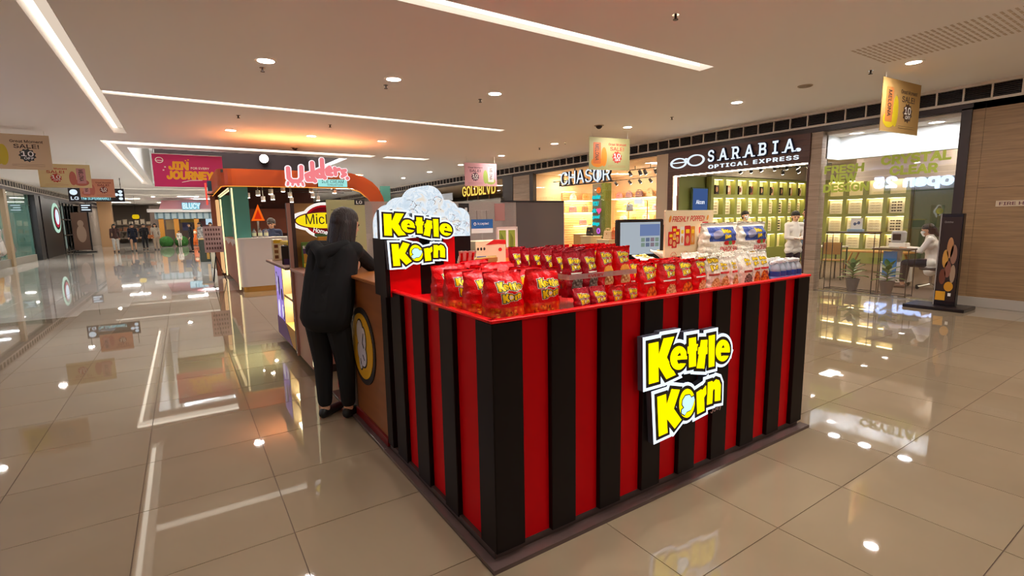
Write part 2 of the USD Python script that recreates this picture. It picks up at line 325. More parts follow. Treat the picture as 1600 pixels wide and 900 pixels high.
# ---- boarded-up shop with letters above
bd = thing('wall_hoarding', kind='structure')
hb = M('hoarding_board', '#aaa196', .6)
for i in range(6): part(bd, 'board', bx(XR - .1, 16.42 + i * 1.22, 0, XR - .05, 16.42 + (i + 1) * 1.22 - .004, 2.28), hb)
part(bd, 'rail', bx(XR - .1, 16.42, 2.28, XR - .02, 23.8, 2.33), steel)
struct('wall_back', bx(CX + 2, 16.4, 0, CX + 2.2, 60, 3.05), M('grey_shop', '#9a938a', .6))
struct('wall_side', bx(XR + .2, 16.3, 0, CX + 2, 16.4, 3.05), M('grey_shop2', '#d6cec2', .6))
struct('trim', [bx(XR - .02, 23.7, 0, XR + .1, 24.1, 3.1), bx(XR - .02, 30, 0, XR + .1, 30.3, 3.1)], M('grey_post', '#8c857c', .5))
t = thing('window_4', kind='structure')
part(t, 'pane', bx(XR + .02, 24.1, .05, XR + .03, 30, 3.05), clear_glass); part(t, 'shutter', bx(XR + .3, 24.1, 0, XR + .34, 40, 2.2), M('shutter_grey', '#7f7a74', .5))
struct('wall_back', bx(XR + .06, 30.3, 0, XR + .2, 60, 3.1), M('far_shopfront', '#7c736b', .6))
# ---- left facade
lf = thing('wall_left', kind='structure')
part(lf, 'upper_band', bx(XL - .2, -9, 3.0, XL, 60, 3.14), frame_d); part(lf, 'lower_wall', bx(XL - .3, -9, 0, XL - .1, 24, 3.0), beige_wall)
part(lf, 'far_wall', bx(XL - .3, 46, 0, XL - .1, 60, 3.), M('far_wall', '#8b7d70', .7))
gg = thing('trim', kind='structure')
part(gg, 'top_rail', bx(XL - .05, -9, 3.4, XL + .02, 60, H), gm); part(gg, 'bottom_rail', bx(XL - .05, -9, 3.14, XL + .02, 60, 3.18), gm); part(gg, 'louvre', bx(XL - .2, -9, 3.18, XL - .02, 60, 3.4), gl)
y = 24.
while y < 42: part(gg, 'mullion', bx(XL - .03, y - .014, 3.18, XL + .015, y + .014, 3.4), gm); y += .4
# ================================================================ THE STRIPED POPCORN KIOSK
KX0, KX1, KY0, KY1 = 1.02, 3.56, 1.715, 3.07
stripe_black = M('stripe_black', '#150b0a', .45, spec=.16, bump=(60, .05, .002)); stripe_red = M('stripe_red', '#cc000c', .42, spec=.1)
rim_red = M('rim_red', '#ea0510', .3, spec=.3); plinth_m = M('plinth', '#4d3b36', .4); wood_door = M('wood_door', '#9a5a26', .38, var=(2.5, '#84481c', (.7, .7, 6)))
kc = thing('kiosk_counter', 'L-shaped popcorn kiosk counter striped in black and red with glossy red rim', 'counter', (KX0, KY0, 0))
def kp(name, mesh, mat, **k): return part(kc, name, mesh, mat, world=True, **k)
kp('plinth', bx(KX0 - .0, KY0 + .02, 0, KX1, 3.06, .05), plinth_m)
kp('floor_trim', slab(Polygon([(KX0 - .045, KY0 - .05), (KX1 + .03, KY0 - .05), (KX1 + .03, KY0 + .015), (KX0 - .005, KY0 + .015), (KX0 - .005, 3.06), (KX0 - .045, 3.06)]), .02, 'up', (0, 0, 0)), M('clear_trim', '#5c4a47', .16))
kp('front_panel', bx(KX0 + .012, KY0 + .022, .05, KX1, KY0 + .06, 1.07), stripe_red)
kp('side_panel', bx(KX0 + .02, KY0 + .02, .05, KX0 + .06, 3.06, 1.07), stripe_red)
kp('end_panel', bx(KX1 - .04, KY0 + .03, .05, KX1, 3.0, 1.07), stripe_black)
sw = (KX1 - KX0) / 17
for i in range(9):
    x0 = KX0 + 2 * i * sw
    if i == 0: kp('corner_post', bx(KX0 - .004, KY0 - .006, .05, KX0 + sw, KY0 + sw * .9, 1.078, .004), stripe_black)
    else: kp('batten', bx(x0 + .004, KY0 - .006, .05, x0 + sw - .002, KY0 + .03, 1.078, .003), stripe_black)
for y0, y1 in ((2.07, 2.215), (2.405, 2.57), (2.74, 2.9)): kp('batten', bx(KX0 - .006, y0, .04, KX0 + .03, y1, 1.078, .003), stripe_black)
kp('side_post', bx(KX0 - .01, 2.97, .05, KX0 + .05, 3.07, 1.078, .003), stripe_black)
kp('rim', [bx(KX0 - .01, KY0 - .012, 1.078, KX1 + .004, KY0 + .022, 1.094, .004), bx(KX0 - .01, KY0, 1.078, KX0 + .022, 2.965, 1.094, .004), bx(KX1 - .03, KY0, 1.078, KX1 + .004, 3., 1.094, .004)], rim_red)
kp('shelf', bx(KX0 + .03, KY0 + .03, 1.0, KX1 - .03, 2.96, 1.05), M('shelf_red', '#c8030c', .4, spec=.2))
kp('inner_table', bx(1.57, 2.97, .05, 2.7, 3.5, 1.03), stripe_red)
kp('inner_wall', bx(1.9, 2.92, .05, KX1 - .02, 2.96, 1.0), stripe_red)
# service counter of wood with the round emblem
kf = kc; kc = thing('service_counter', 'wooden service counter with round yellow popcorn emblem, left side of the striped kiosk', 'counter', (KX0, 3.5, 0))
kp('wood_panel', bx(KX0 + .004, 3.075, .075, KX0 + .05, 3.78, 1.095), wood_door)
kp('floor_trim', bx(KX0 - .045, 3.065, 0, KX0 + .03, 4.45, .02, .004), M('clear_trim', '#5c4a47', .16))
kp('red_kick', bx(KX0 - .012, 3.075, .02, KX0 + .05, 3.8, .075), M('kick_red', '#7a0c10', .3))
kp('grey_edge', bx(KX0 - .0, 3.785, .06, KX0 + .05, 3.9, 1.09), M('edge_grey', '#6e5a4c', .5)); kp('red_edge', bx(KX0 + .005, 3.905, .06, KX0 + .05, 4.4, 1.08), stripe_red)
kp('wood_top', bx(KX0 - .03, 3.07, 1.095, 1.52, 4.42, 1.118, .004), M('wood_top', '#a4622c', .35))
em = kp('emblem', slab(ell(0, 0, .285, .285, 48), .008, '-x', (KX0 + .004, 3.555, .605)), black_print)
part(em, 'yellow_ring', slab(ell(0, 0, .242, .242, 48), .004, '-x', (KX0 - .004, 3.555, .605)), M('emblem_yellow', '#e3a912', .4), world=True)
kern = union_all([ell(-.02, .09, .075, .1), ell(.055, .06, .05, .085), ell(-.05, -.045, .05, .06), ell(.03, -.06, .075, .085), ell(-.035, -.12, .035, .055)])
part(em, 'kernel_outline', slab(kern.buffer(.012), .002, '-x', (KX0 - .008, 3.555, .605)), black_print, world=True)
part(em, 'kernel', slab(kern, .002, '-x', (KX0 - .010, 3.555, .605)), M('kernel_white', '#d9d0d4', .45), world=True)
crs = union_all([LineString([(.06, .1), (.03, .03), (.055, 0)]).buffer(.007), LineString([(-.03, -.1), (-.02, -.135)]).buffer(.006), LineString([(.06, -.09), (.03, -.06)]).buffer(.006)])
part(em, 'crease', slab(crs, .001, '-x', (KX0 - .012, 3.555, .605)), black_print, world=True)
# back counter of the kiosk
kc = thing('back_counter', 'red back counter of the popcorn kiosk under the smoky screen', 'counter', (2.6, 4.3, 0))
kp('back_counter', bx(1.52, 4.2, .05, KX1 + 1.0, 4.42, 1.1), stripe_red); kp('back_top', bx(1.52, 4.15, 1.1, KX1 + 1.0, 4.45, 1.13, .004), rim_red)
kp('back_riser', bx(2.9, 4.5, .05, 3.75, 4.53, 1.2), stripe_red)

# ---- the lettering used on signs and bags (unit: metres on the front sign)
LET = [
    Polygon([(-0.4577, 0.2518), (-0.3798, 0.2515), (-0.3761, 0.1876), (-0.3441, 0.2629), (-0.2558, 0.2608), (-0.3114, 0.1552), (-0.2342, 0.0439), (-0.3147, 0.0336), (-0.375, 0.1104), (-0.3708, 0.033), (-0.4489, 0.0331)]),
    Polygon([(-0.2294, 0.1236), (-0.2204, 0.1057), (-0.2011, 0.106), (-0.1542, 0.097), (-0.1585, 0.0895), (-0.1689, 0.0789), (-0.1818, 0.0712), (-0.1965, 0.0667), (-0.2123, 0.0657), (-0.2283, 0.0682), (-0.2437, 0.0741), (-0.2578, 0.0829), (-0.2698, 0.0943), (-0.2793, 0.1076), (-0.2857, 0.1223), (-0.2888, 0.1375), (-0.2885, 0.1526), (-0.2847, 0.1668), (-0.2776, 0.1794), (-0.2677, 0.1899), (-0.2552, 0.1977), (-0.241, 0.2024), (-0.2255, 0.2038), (-0.2096, 0.2018), (-0.194, 0.1964), (-0.1797, 0.1879), (-0.1671, 0.1766), (-0.1572, 0.1632), (-0.1503, 0.1483), (-0.1469, 0.1327), (-0.1472, 0.1171), (-0.1482, 0.1134)], [[(-0.2029, 0.148), (-0.2118, 0.1613), (-0.2272, 0.1502)]]),
    Polygon([(-0.1409, 0.233), (-0.0767, 0.2311), (-0.0729, 0.1909), (-0.0571, 0.19), (-0.0577, 0.1474), (-0.0724, 0.1475), (-0.0678, 0.0603), (-0.1316, 0.0635), (-0.1371, 0.1426), (-0.1479, 0.1433), (-0.15, 0.1878), (-0.1393, 0.188)]),
    Polygon([(-0.0357, 0.2088), (0.0268, 0.201), (0.0251, 0.1584), (0.0312, 0.1578), (0.0283, 0.1133), (0.0137, 0.1141), (0.0051, 0.0323), (-0.0672, 0.0479), (-0.0506, 0.1245), (-0.0596, 0.1271), (-0.0561, 0.1712), (-0.043, 0.1695)]),
    Polygon([(0.0305, 0.2213), (0.0917, 0.221), (0.0974, 0.0305), (0.0416, 0.0319)]),
    Polygon([(0.1528, 0.1013), (0.1572, 0.083), (0.1763, 0.0846), (0.2329, 0.0746), (0.2303, 0.0695), (0.2206, 0.0587), (0.2083, 0.0506), (0.194, 0.0458), (0.1786, 0.0443), (0.1629, 0.0464), (0.1475, 0.0517), (0.1333, 0.0601), (0.121, 0.071), (0.1112, 0.084), (0.1043, 0.0984), (0.1006, 0.1134), (0.1004, 0.1284), (0.1035, 0.1426), (0.1099, 0.1553), (0.1193, 0.166), (0.1311, 0.1741), (0.145, 0.1792), (0.1601, 0.181), (0.1757, 0.1794), (0.1912, 0.1744), (0.2056, 0.1664), (0.2183, 0.1556), (0.2286, 0.1425), (0.2359, 0.128), (0.2399, 0.1126), (0.2402, 0.0972), (0.2379, 0.0866)], [[(0.1824, 0.1293), (0.1736, 0.1442), (0.1603, 0.1328)]])]
LET2 = [
    Polygon([(-0.3836, -0.0428), (-0.3105, -0.0415), (-0.3052, -0.0967), (-0.2703, -0.0221), (-0.1982, -0.0415), (-0.2444, -0.1387), (-0.1767, -0.2187), (-0.2361, -0.259), (-0.2984, -0.1913), (-0.289, -0.2657), (-0.3634, -0.2704)]),
    Polygon([(-0.0679, -0.1536), (-0.071, -0.1722), (-0.0776, -0.1888), (-0.0871, -0.2027), (-0.0992, -0.213), (-0.1133, -0.2193), (-0.1284, -0.2213), (-0.144, -0.2189), (-0.1591, -0.2122), (-0.1731, -0.2017), (-0.1852, -0.1879), (-0.1949, -0.1716), (-0.2017, -0.1534), (-0.2053, -0.1344), (-0.2056, -0.1154), (-0.2025, -0.0974), (-0.1962, -0.0811), (-0.187, -0.0675), (-0.1754, -0.0572), (-0.1618, -0.0506), (-0.1469, -0.0482), (-0.1315, -0.05), (-0.1163, -0.0561), (-0.1021, -0.0662), (-0.0896, -0.0797), (-0.0795, -0.0961), (-0.0722, -0.1145), (-0.0683, -0.134)]),
    Polygon([(-0.0604, -0.0875), (-0.0133, -0.076), (-0.0085, -0.0846), (0.027, -0.0613), (0.0345, -0.1157), (0.0134, -0.1353), (0.0231, -0.2148), (-0.0461, -0.2227)]),
    Polygon([(0.0396, -0.0485), (0.0829, -0.0475), (0.0911, -0.0578), (0.1185, -0.0447), (0.1477, -0.0563), (0.1662, -0.0884), (0.1688, -0.1879), (0.111, -0.1821), (0.1081, -0.1109), (0.0971, -0.1046), (0.093, -0.1126), (0.0915, -0.188), (0.0387, -0.1873)])]
KERN = Polygon([(-0.1806, -0.1316), (-0.1783, -0.1066), (-0.1552, -0.0861), (-0.1218, -0.0891), (-0.1054, -0.1085), (-0.0858, -0.1043), (-0.0777, -0.124), (-0.0911, -0.1541), (-0.1112, -0.1779), (-0.1439, -0.1806), (-0.1591, -0.1958), (-0.1832, -0.1807), (-0.1841, -0.161), (-0.1639, -0.1526)])
YEL = union_all(LET + LET2)
ko = lambda d: union_all([g.buffer(d, join_style='mitre', mitre_limit=2.2) for g in LET]).union(union_all([g.buffer(d, join_style='mitre', mitre_limit=2.2) for g in LET2]))
def nohole(p, amin): return union_all([Polygon(g.exterior, [h for h in g.interiors if Polygon(h).area > amin]) for g in getattr(p, 'geoms', [p])])
DARK, WHITE = ko(.0145), nohole(ko(.033), .0006)
def apart(ls):
    return [g.buffer(-.003).difference(union_all([q.buffer(.009) for q in ls[i + 1:]]) if i + 1 < len(ls) else Point(9, 9).buffer(.1)) for i, g in enumerate(ls)]
LET, LET2 = apart(LET), apart(LET2)
led_white = glow('led_white', '#dfeaf8', 1.25 * LIT); led_yellow = glow('led_yellow', '#ffe200', 1.3 * LIT); sign_side = M('sign_side', '#4a4a58', .4)
def logo_sign(label, at, s, d, rot=0., sy=None):
    t = thing('logo_sign', label, 'sign', at)
    sc = lambda p: affinity.rotate(affinity.scale(p, s, sy or s, origin=(0, 0)), rot, origin=(0, 0))
    part(t, 'case', slab(sc(WHITE).simplify(.001), d, '-y', (0, 0, 0)), sign_side)
    part(t, 'white_face', slab(sc(WHITE).simplify(.0008), .003, '-y', (0, -d, 0)), led_white)
    part(t, 'dark_outline', slab(sc(DARK), .003, '-y', (0, -d - .003, 0)), black_print)
    for g in LET + LET2: part(t, 'letter', slab(sc(g), .003, '-y', (0, -d - .006, 0)), led_yellow)
    part(t, 'kernel_outline', slab(sc(KERN.buffer(.005)), .001, '-y', (0, -d - .009, 0)), black_print)
    part(t, 'kernel', slab(sc(KERN), .002, '-y', (0, -d - .010, 0)), glow('led_blue', '#bfe6fa', 1.3 * LIT))
    return t
ls = logo_sign('lit yellow lettered popcorn sign on the striped counter front', (2.36, KY0 - .006, .62), 1.0, .036)
part(ls, 'byline', slab(affinity.rotate(textw('by', .05, .03), 4), .003, '-y', (.06 - .005, .0265, -.283)), M('pale_print', '#cfa59a', .5)); part(ls, 'byline', slab(affinity.rotate(textw('Joey', .105, .043), 8), .003, '-y', (.137, -.0005, -.275)), M('pale_print', '#cfa59a', .5))

# ---- popcorn tower behind the corner
tw = thing('popcorn_tower', 'tall striped box sign topped by glowing white popcorn on the counter corner', 'sign', (1.27, 2.9, 0))
TY0, TY1, TA, TB = 2.86, 3.07, .985, 1.555
part(tw, 'black_edge', bx(TA - .005, TY0 + .002, 1.051, TA + .03, TY1, 1.4), stripe_black, world=True)
for i, (a, b) in enumerate(((.02, .215), (.215, .375), (.375, .455), (.455, .57))): part(tw, 'stripe', bx(TA + a, TY0, 1.051, TA + b, TY1, 1.4), (M('tower_red', '#e60009', .35, spec=.3), stripe_black)[i % 2], world=True)
cl = union_all([ell(.10, .075, .1, .13), ell(.17, .13, .1, .12), sbox(0, 0, .57, .08), ell(.29, .2, .105, .115), ell(.41, .13, .09, .1), ell(.5, .08, .08, .1), ell(.29, .1, .2, .13)]).intersection(sbox(0, 0, .57, 1))
pop_m = 'popcorn_glow'
n = {'tc': ('texture_coordinate', {}), 'v': ('noise_texture', {'scale': 11., 'detail': 3., 'distortion': 1.6}), 'r': ('rgb_ramp', {'ramp': [(.38, lin('#e6f4ff')), (.47, lin('#f6fbff')), (.53, lin('#cfe0ee')), (.58, lin('#eaf5ff')), (.7, lin('#f1e3d0'))]}), 'e': ('emission', {'strength': .95 * LIT})}
MATS[pop_m] = usdkit.material(stage, '/World/Looks/' + pop_m, n, [('tc.object', 'v.vector'), ('v.fac', 'r.fac'), ('r.color', 'e.color')], surface='e.emission')
part(tw, 'popcorn', slab(cl, TY1 - TY0 - .004, '-y', (TA, TY1 - .002, 1.4)), MATS[pop_m], world=True)
rr = random.Random(5); puffs = []
for i in range(46):
    x, z = rr.uniform(.03, .54), rr.uniform(.02, .3)
    if not cl.contains(Point(x, z).buffer(.028)): continue
    a = np.linspace(0, rr.uniform(2.5, 4.5), 8) + rr.uniform(0, 6); R = rr.uniform(.014, .03)
    puffs.append(slab(LineString([(x + R * math.cos(q) * (1 + .25 * math.sin(3 * q)), z + R * .8 * math.sin(q)) for q in a]).buffer(.0016), .0015, '-y', (TA, TY0 + .002, 1.4)))
part(tw, 'kernel_line', puffs, M('kernel_line', '#b2c4d2', .6), world=True, kind='stuff')
logo_sign('lit yellow lettered popcorn sign on the popcorn tower', (1.245, TY0 - .002, 1.385), .63, .045, rot=-3., sy=.585)
# ================================================================ BAGS ON THE COUNTER
def bag_fn(w, h, d, seed, crimp=.14, flat=.5, wr=.006):
    """half thickness of a filled pouch at (x, z); the pouch stands on its gusset and closes to a flat seal on top"""
    r = np.random.RandomState(seed); ph = r.uniform(0, 6.28, 8); k = r.uniform(.8, 1.3, 8)
    def half(x, z):
        u, t = np.abs(x) / (w / 2), np.clip(z / h, 0, 1)
        prof = np.where(t < flat, 1 - .10 * (t / flat), .90 * np.clip((1 - t - crimp * .55) / (1 - flat - crimp * .55), 0, 1) ** .72)
        side = np.sqrt(np.clip(1 - np.clip(u, 0, 1) ** 3.2, 0, 1)); side = side * (1 - .25 * t * u)
        y = d / 2 * prof * (.25 + .75 * side) * np.where(u >= .999, .55, 1)
        fold = wr * (np.sin(k[0] * 40 * x / w * .35 + ph[0] + 7 * t) * t ** 2 + .6 * np.sin(k[1] * 26 * t + ph[1] + 3 * u * np.sign(x)) * (u ** 2) + .7 * np.sin(k[2] * 19 * x / w + ph[2] - 9 * t) * np.clip(t - .45, 0, 1))
        return np.maximum(y + fold * np.clip(prof + .3, 0, 1), .0012 + .25 * np.abs(fold) * (t > .8))
    def wid(t): return 1 - .06 * np.sin(np.pi * np.clip(t, 0, 1)) + .02 * np.sin(9 * t + ph[3])
    return half, wid
def bag_mesh(w, h, d, seed, **k):
    half, wid = bag_fn(w, h, d, seed, **k); nz, nx = 26, 18
    lean = np.random.RandomState(seed + 9).uniform(-.02, .02)
    rows = []
    for t in np.linspace(0, 1, nz):
        x = np.sin(np.linspace(-1, 1, nx) * np.pi / 2) * w / 2
        f = np.c_[x * wid(t), -half(x, t * h) + lean * t ** 3, np.full(nx, t * h)]; b = np.c_[x[::-1] * wid(t), half(x[::-1], t * h) * .9 + lean * t ** 3, np.full(nx, t * h)]
        rows.append(np.vstack([f, b]))
    # jagged top seal
    rows[-1][:, 2] += .004 * np.sin(np.arange(2 * nx) * 2.1)
    m = 2 * nx; v = np.vstack(rows); f = []
    for i in range(nz - 1):
        for j in range(m):
            a, b2 = i * m + j, i * m + (j + 1) % m; f += [(a, b2, b2 + m), (a, b2 + m, a + m)]
    v = np.vstack([v, [[0, 0, 0]], [[0, lean, h]]]); c0, c1 = len(v) - 2, len(v) - 1
    for j in range(m): f += [(c0, (j + 1) % m, j), (c1, (nz - 1) * m + j, (nz - 1) * m + (j + 1) % m)]
    mesh = trimesh.Trimesh(v, np.array(f), process=False)
    def print_on(poly, off=.0014, edge=.012):
        """a flat print laid on the bulging front"""
        poly = poly.intersection(sbox(-w / 2 * .97, .004, w / 2 * .97, h * .97))
        if poly.is_empty: return None
        g = ext(poly, .001); vv, ff = g.vertices, g.faces
        ff = ff[(np.abs(vv[ff][:, :, 2]) < 1e-6).all(1)]
        vv, ff = trimesh.remesh.subdivide_to_size(vv, ff, edge); t = vv[:, 1] / h
        P = np.c_[vv[:, 0] * wid(t), -half(vv[:, 0], vv[:, 1]) + lean * t ** 3 - off, vv[:, 1]]
        fm = trimesh.Trimesh(P, ff, process=False)
        nrm = np.cross(P[ff[:, 1]] - P[ff[:, 0]], P[ff[:, 2]] - P[ff[:, 0]])
        if nrm[:, 1].sum() > 0: fm = trimesh.Trimesh(P, ff[:, ::-1], process=False)
        return fm
    return mesh, print_on
def popmat(name, a, b, c, scale=55.):
    n = {'tc': ('texture_coordinate', {}), 'v': ('voronoi_texture', {'scale': scale, 'feature': 'smooth_f1', 'smoothness': .4}), 'r': ('rgb_ramp', {'ramp': [(.1, lin(a)), (.45, lin(b)), (.8, lin(c))]}), 'p': ('principled_bsdf', {'roughness': .3})}
    MATS[name] = usdkit.material(stage, '/World/Looks/' + name, n, [('tc.object', 'v.vector'), ('v.distance', 'r.fac'), ('r.color', 'p.base_color')], surface='p.BSDF'); return MATS[name]
pop_orange, pop_choc, pop_pale = popmat('popcorn_orange', '#f8a52a', '#e06a14', '#8a1a08', 60), popmat('popcorn_grey', '#b3a49c', '#7a665c', '#3e1a18', 80), popmat('popcorn_pale', '#f4e3b4', '#e0b070', '#a8602a', 80)
pop_window = popmat('popcorn_window', '#f0801a', '#e03a0a', '#d01008', 42)
foil = lambda n, c, r=.16: M(n, c, r, spec=.4, bump=(42, .55, .012))
bag_red, bag_dark, bag_white, bag_blue = foil('bag_red', '#dd000b'), foil('bag_dark_red', '#a8061c', .2), foil('bag_white', '#efe6d6', .34), foil('bag_blue', '#3a4f9a', .3)
print_yellow = M('logo_yellow', '#ffd400', .3, spec=.4); print_dark = M('logo_dark', '#3a1405', .4); print_white = M('logo_white', '#f3e9d8', .35); band_orange = M('band_orange', '#d8330a', .3)
LB = WHITE.bounds
def logo_on(w0, z0, w, rot=0, hh=None):
    """the lettering fitted to width w with its lower left at (w0, z0): three flat layers"""
    s = w / (LB[2] - LB[0]); hy = (hh / (LB[3] - LB[1])) if hh else s
    g = lambda p: affinity.translate(affinity.scale(affinity.translate(p, -LB[0], -LB[1]), s, hy, origin=(0, 0)), w0, z0)
    return g(ko(.03)), g(DARK), [g(union_all(LET)), g(union_all(LET2))], g(KERN)
def make_bag(name, label, cat, group, w, h, d, seed, mat, loc, rz, logo=None, prints=(), plain=True, white_edge=None, wrap_band=None, **k):
    t = thing(name, label, cat, loc, rz, group)
    m, pr = bag_mesh(w, h, d, seed, **k)
    part(t, 'pouch', m, mat, smooth=True)
    for nm, poly, pm in prints:
        q = pr(poly, .0012); 
        if q is not None: part(t, nm, q, pm, smooth=True, kind='stuff' if nm in ('popcorn_picture',) else None)
    if wrap_band is not None:
        q = m.copy(); top = wrap_band[0]; keep = (q.vertices[q.faces][:, :, 2] <= top).all(1); q = trimesh.Trimesh(q.vertices, q.faces[keep], process=False); q.remove_unreferenced_vertices(); q.vertices[:, :2] *= 1.012; q.vertices[:, 2] += .0008; part(t, 'popcorn_window', q, wrap_band[1], smooth=True)
    if logo:
        a, b, c, kn = logo_on(*logo)
        part(t, 'logo_edge', pr(a.simplify(.0006), .0016), white_edge or print_white, smooth=True); part(t, 'logo_outline', pr(b.simplify(.0005), .0022), print_dark, smooth=True)
        for g in c: part(t, 'logo_letters', pr(g.simplify(.0004), .0028), print_yellow, smooth=True, kind='stuff')
        part(t, 'kernel', pr(kn, .0032), print_white, smooth=True)
    return t
def picture(cx, z0, w, h, seed=0, dome=True):
    r = random.Random(seed); pts = []
    for i in range(24):
        a = math.pi * i / 23; pts.append((cx + w / 2 * math.cos(a) * (1 + r.uniform(-.06, .06)), z0 + h * math.sin(a) ** .7 * (1 + r.uniform(-.08, .05))))
    return Polygon(pts).buffer(0)
order = ['first', 'second', 'third', 'fourth', 'fifth', 'sixth', 'seventh', 'eighth']
# -- big red bags: prototype and copies
W, HB, D = .192, .222, .15
band = sbox(-.2, .0, .2, .08)
def kernels(seed, z0=.012, z1=.062, n=26, w=.19):
    r = random.Random(seed); return union_all([burst(r.uniform(-w / 2, w / 2), r.uniform(z0, z1 * (1 if i % 3 else .8)), r.uniform(.008, .013), 4, .75) for i in range(n)])
big = []
for s in (11, 12):
    big.append(make_bag('large_popcorn_bag', {11: 'large red popcorn bag at the front corner of the counter', 12: 'large red popcorn bag second from the front corner'}[s], 'popcorn bag', 'large red popcorn bags in the corner', W, HB, D, s, bag_red,
        {11: (1.163, 1.855, 1.051), 12: (1.368, 1.855, 1.051)}[s], {11: -3, 12: 2}[s], logo=(-.062, .085, .15, 0, .1), prints=[('popcorn_picture', kernels(s), pop_orange)], wrap_band=(.078, pop_window), flat=.6, crimp=.08, wr=.009))
bigs = []
rb = random.Random(8)
for j, y in enumerate((2.0, 2.145, 2.29, 2.435, 2.575)):
    for i, x in enumerate((1.125, 1.33)):
        if j == 4 or (j == 3 and i == 0): continue
        lb = ('left', 'right')[i]
        dup(big[(i + j) % 2], 'large_popcorn_bag', (x + rb.uniform(-.012, .012) + .03 * (j == 0), y + rb.uniform(-.012, .012), 1.051 + rb.uniform(0, .004)), rb.uniform(-9, 9),
            f'large red popcorn bag, {lb} of the {order[j]} row behind the corner bags' if j < 3 else 'large red popcorn bag nearest the popcorn tower', tilt=(rb.uniform(-4, 6), 0, 0), scale=(1, 1, rb.uniform(.94, 1.04)))
# striped carton lying on the bags
st = thing('striped_bag_end', 'white and red striped bag end sticking up behind the corner bags', 'bag', (1.36, 2.57, 1.25), -20, tilt=(58, 0, 0))
part(st, 'pouch', bag_mesh(.1, .13, .05, 4)[0], white_print, smooth=True)
for q in range(3): part(st, 'red_stripe', bag_mesh(.1, .13, .05, 4)[1](sbox(-.04 + q * .033, .01, -.026 + q * .033, .12)), red_print, smooth=True)
# -- rack with the tall dark red and bright red bags
rk = thing('bag_rack', 'clear two-step rack with a lettered rail holding the tall bags', 'rack', (1.8, 1.9, 1.051))
RX0, RX1 = 1.497, 1.945
part(rk, 'upper_step', bx(RX0, 1.815, 1.1155, RX1, 2.5, 1.123), acrylic, world=True); 
for x in (RX0, RX1 - .008): part(rk, 'side_plate', bx(x, 1.815, 1.051, x + .008, 2.5, 1.24), acrylic, world=True)
part(rk, 'rail', bx(RX0, 1.79, 1.212, RX1, 1.796, 1.236), M('rail_clear', '#d8b8b4', .2, alpha=.45), world=True)
part(rk, 'rail', bx(RX0 - .004, 1.79, 1.212, RX0, 2.5, 1.236), M('rail_clear', '#d8b8b4', .2, alpha=.45), world=True)
part(rk, 'rail_lettering', slab(textw('EVERY', .1, .014, True), .0008, '-y', (1.612, 1.789, 1.217)), red_print, world=True)
WD, HD = .108, .225
dark_pr = lambda s: [('caption', sbox(-.03, .1125, .05, .119), print_white), ('popcorn_picture', picture(.012, .035, .078, .066, s), pop_choc)]
chz_pr = lambda s: [('cheese_picture', picture(.008, .11, .075, .03, s), M('cheese', '#f29a1c', .35)), ('popcorn_picture', picture(.012, .045, .075, .07, s), pop_pale)]
dk = make_bag('dark_popcorn_bag', 'tall dark red popcorn bag, left one behind the rack rail', 'popcorn bag', 'dark red bags on the rack', WD, HD, .075, 21, bag_dark, (1.552, 1.84, 1.124), -4, logo=(-.035, .125, .084), prints=dark_pr(1), wr=.008)
dup(dk, 'dark_popcorn_bag', (1.655, 1.842, 1.124), 5, 'tall dark red popcorn bag, right one behind the rack rail')
ch = make_bag('cheese_popcorn_bag', 'tall bright red popcorn bag with cheese picture, left one on the rack', 'popcorn bag', 'bright red tall bags on the rack', WD, HD + .005, .08, 22, bag_red, (1.757, 1.84, 1.124), 2, logo=(-.035, .145, .08), prints=chz_pr(2))
dup(ch, 'cheese_popcorn_bag', (1.875, 1.84, 1.124), -3, 'tall bright red popcorn bag with cheese picture, right one on the rack')
for j, y in enumerate((1.925, 2.01, 2.1, 2.195, 2.3)):
    for i, x in enumerate((1.548, 1.652)):
        if i == 1 and j > 3: continue
        dup(dk, 'dark_popcorn_bag', (x + rb.uniform(-.008, .008), y, 1.124), rb.uniform(-10, 10), f'tall dark red popcorn bag in the {("left", "right")[i]} file, {order[j]} behind the front one', scale=(1, 1, rb.uniform(.96, 1.05)))
for j, y in enumerate((1.93, 2.02)):
    for i, x in enumerate((1.757, 1.873)): dup(ch, 'cheese_popcorn_bag', (x, y, 1.124), rb.uniform(-8, 8), f'tall bright red popcorn bag in the {("left", "right")[i]} file, {order[j]} behind the front one', scale=(1, 1, 1.03))
low = make_bag('low_popcorn_bag', 'short dark red popcorn bag under the rack rail, leftmost of four', 'popcorn bag', 'short bags under the rack rail', .1, .12, .045, 23, bag_dark, (1.552, 1.768, 1.051), 0, logo=(-.03, .042, .075), prints=[('caption', sbox(-.03, .03, .045, .036), print_white)])
dup(low, 'low_popcorn_bag', (1.657, 1.768, 1.051), -4, 'short dark red popcorn bag under the rack rail, second of four')
low2 = make_bag('low_popcorn_bag', 'short bright red popcorn bag under the rack rail, third of four', 'popcorn bag', 'short bags under the rack rail', .1, .115, .045, 24, bag_red, (1.765, 1.768, 1.051), 0, logo=(-.03, .038, .075))
dup(low2, 'low_popcorn_bag', (1.873, 1.768, 1.051), 3, 'short bright red popcorn bag under the rack rail, rightmost of four')
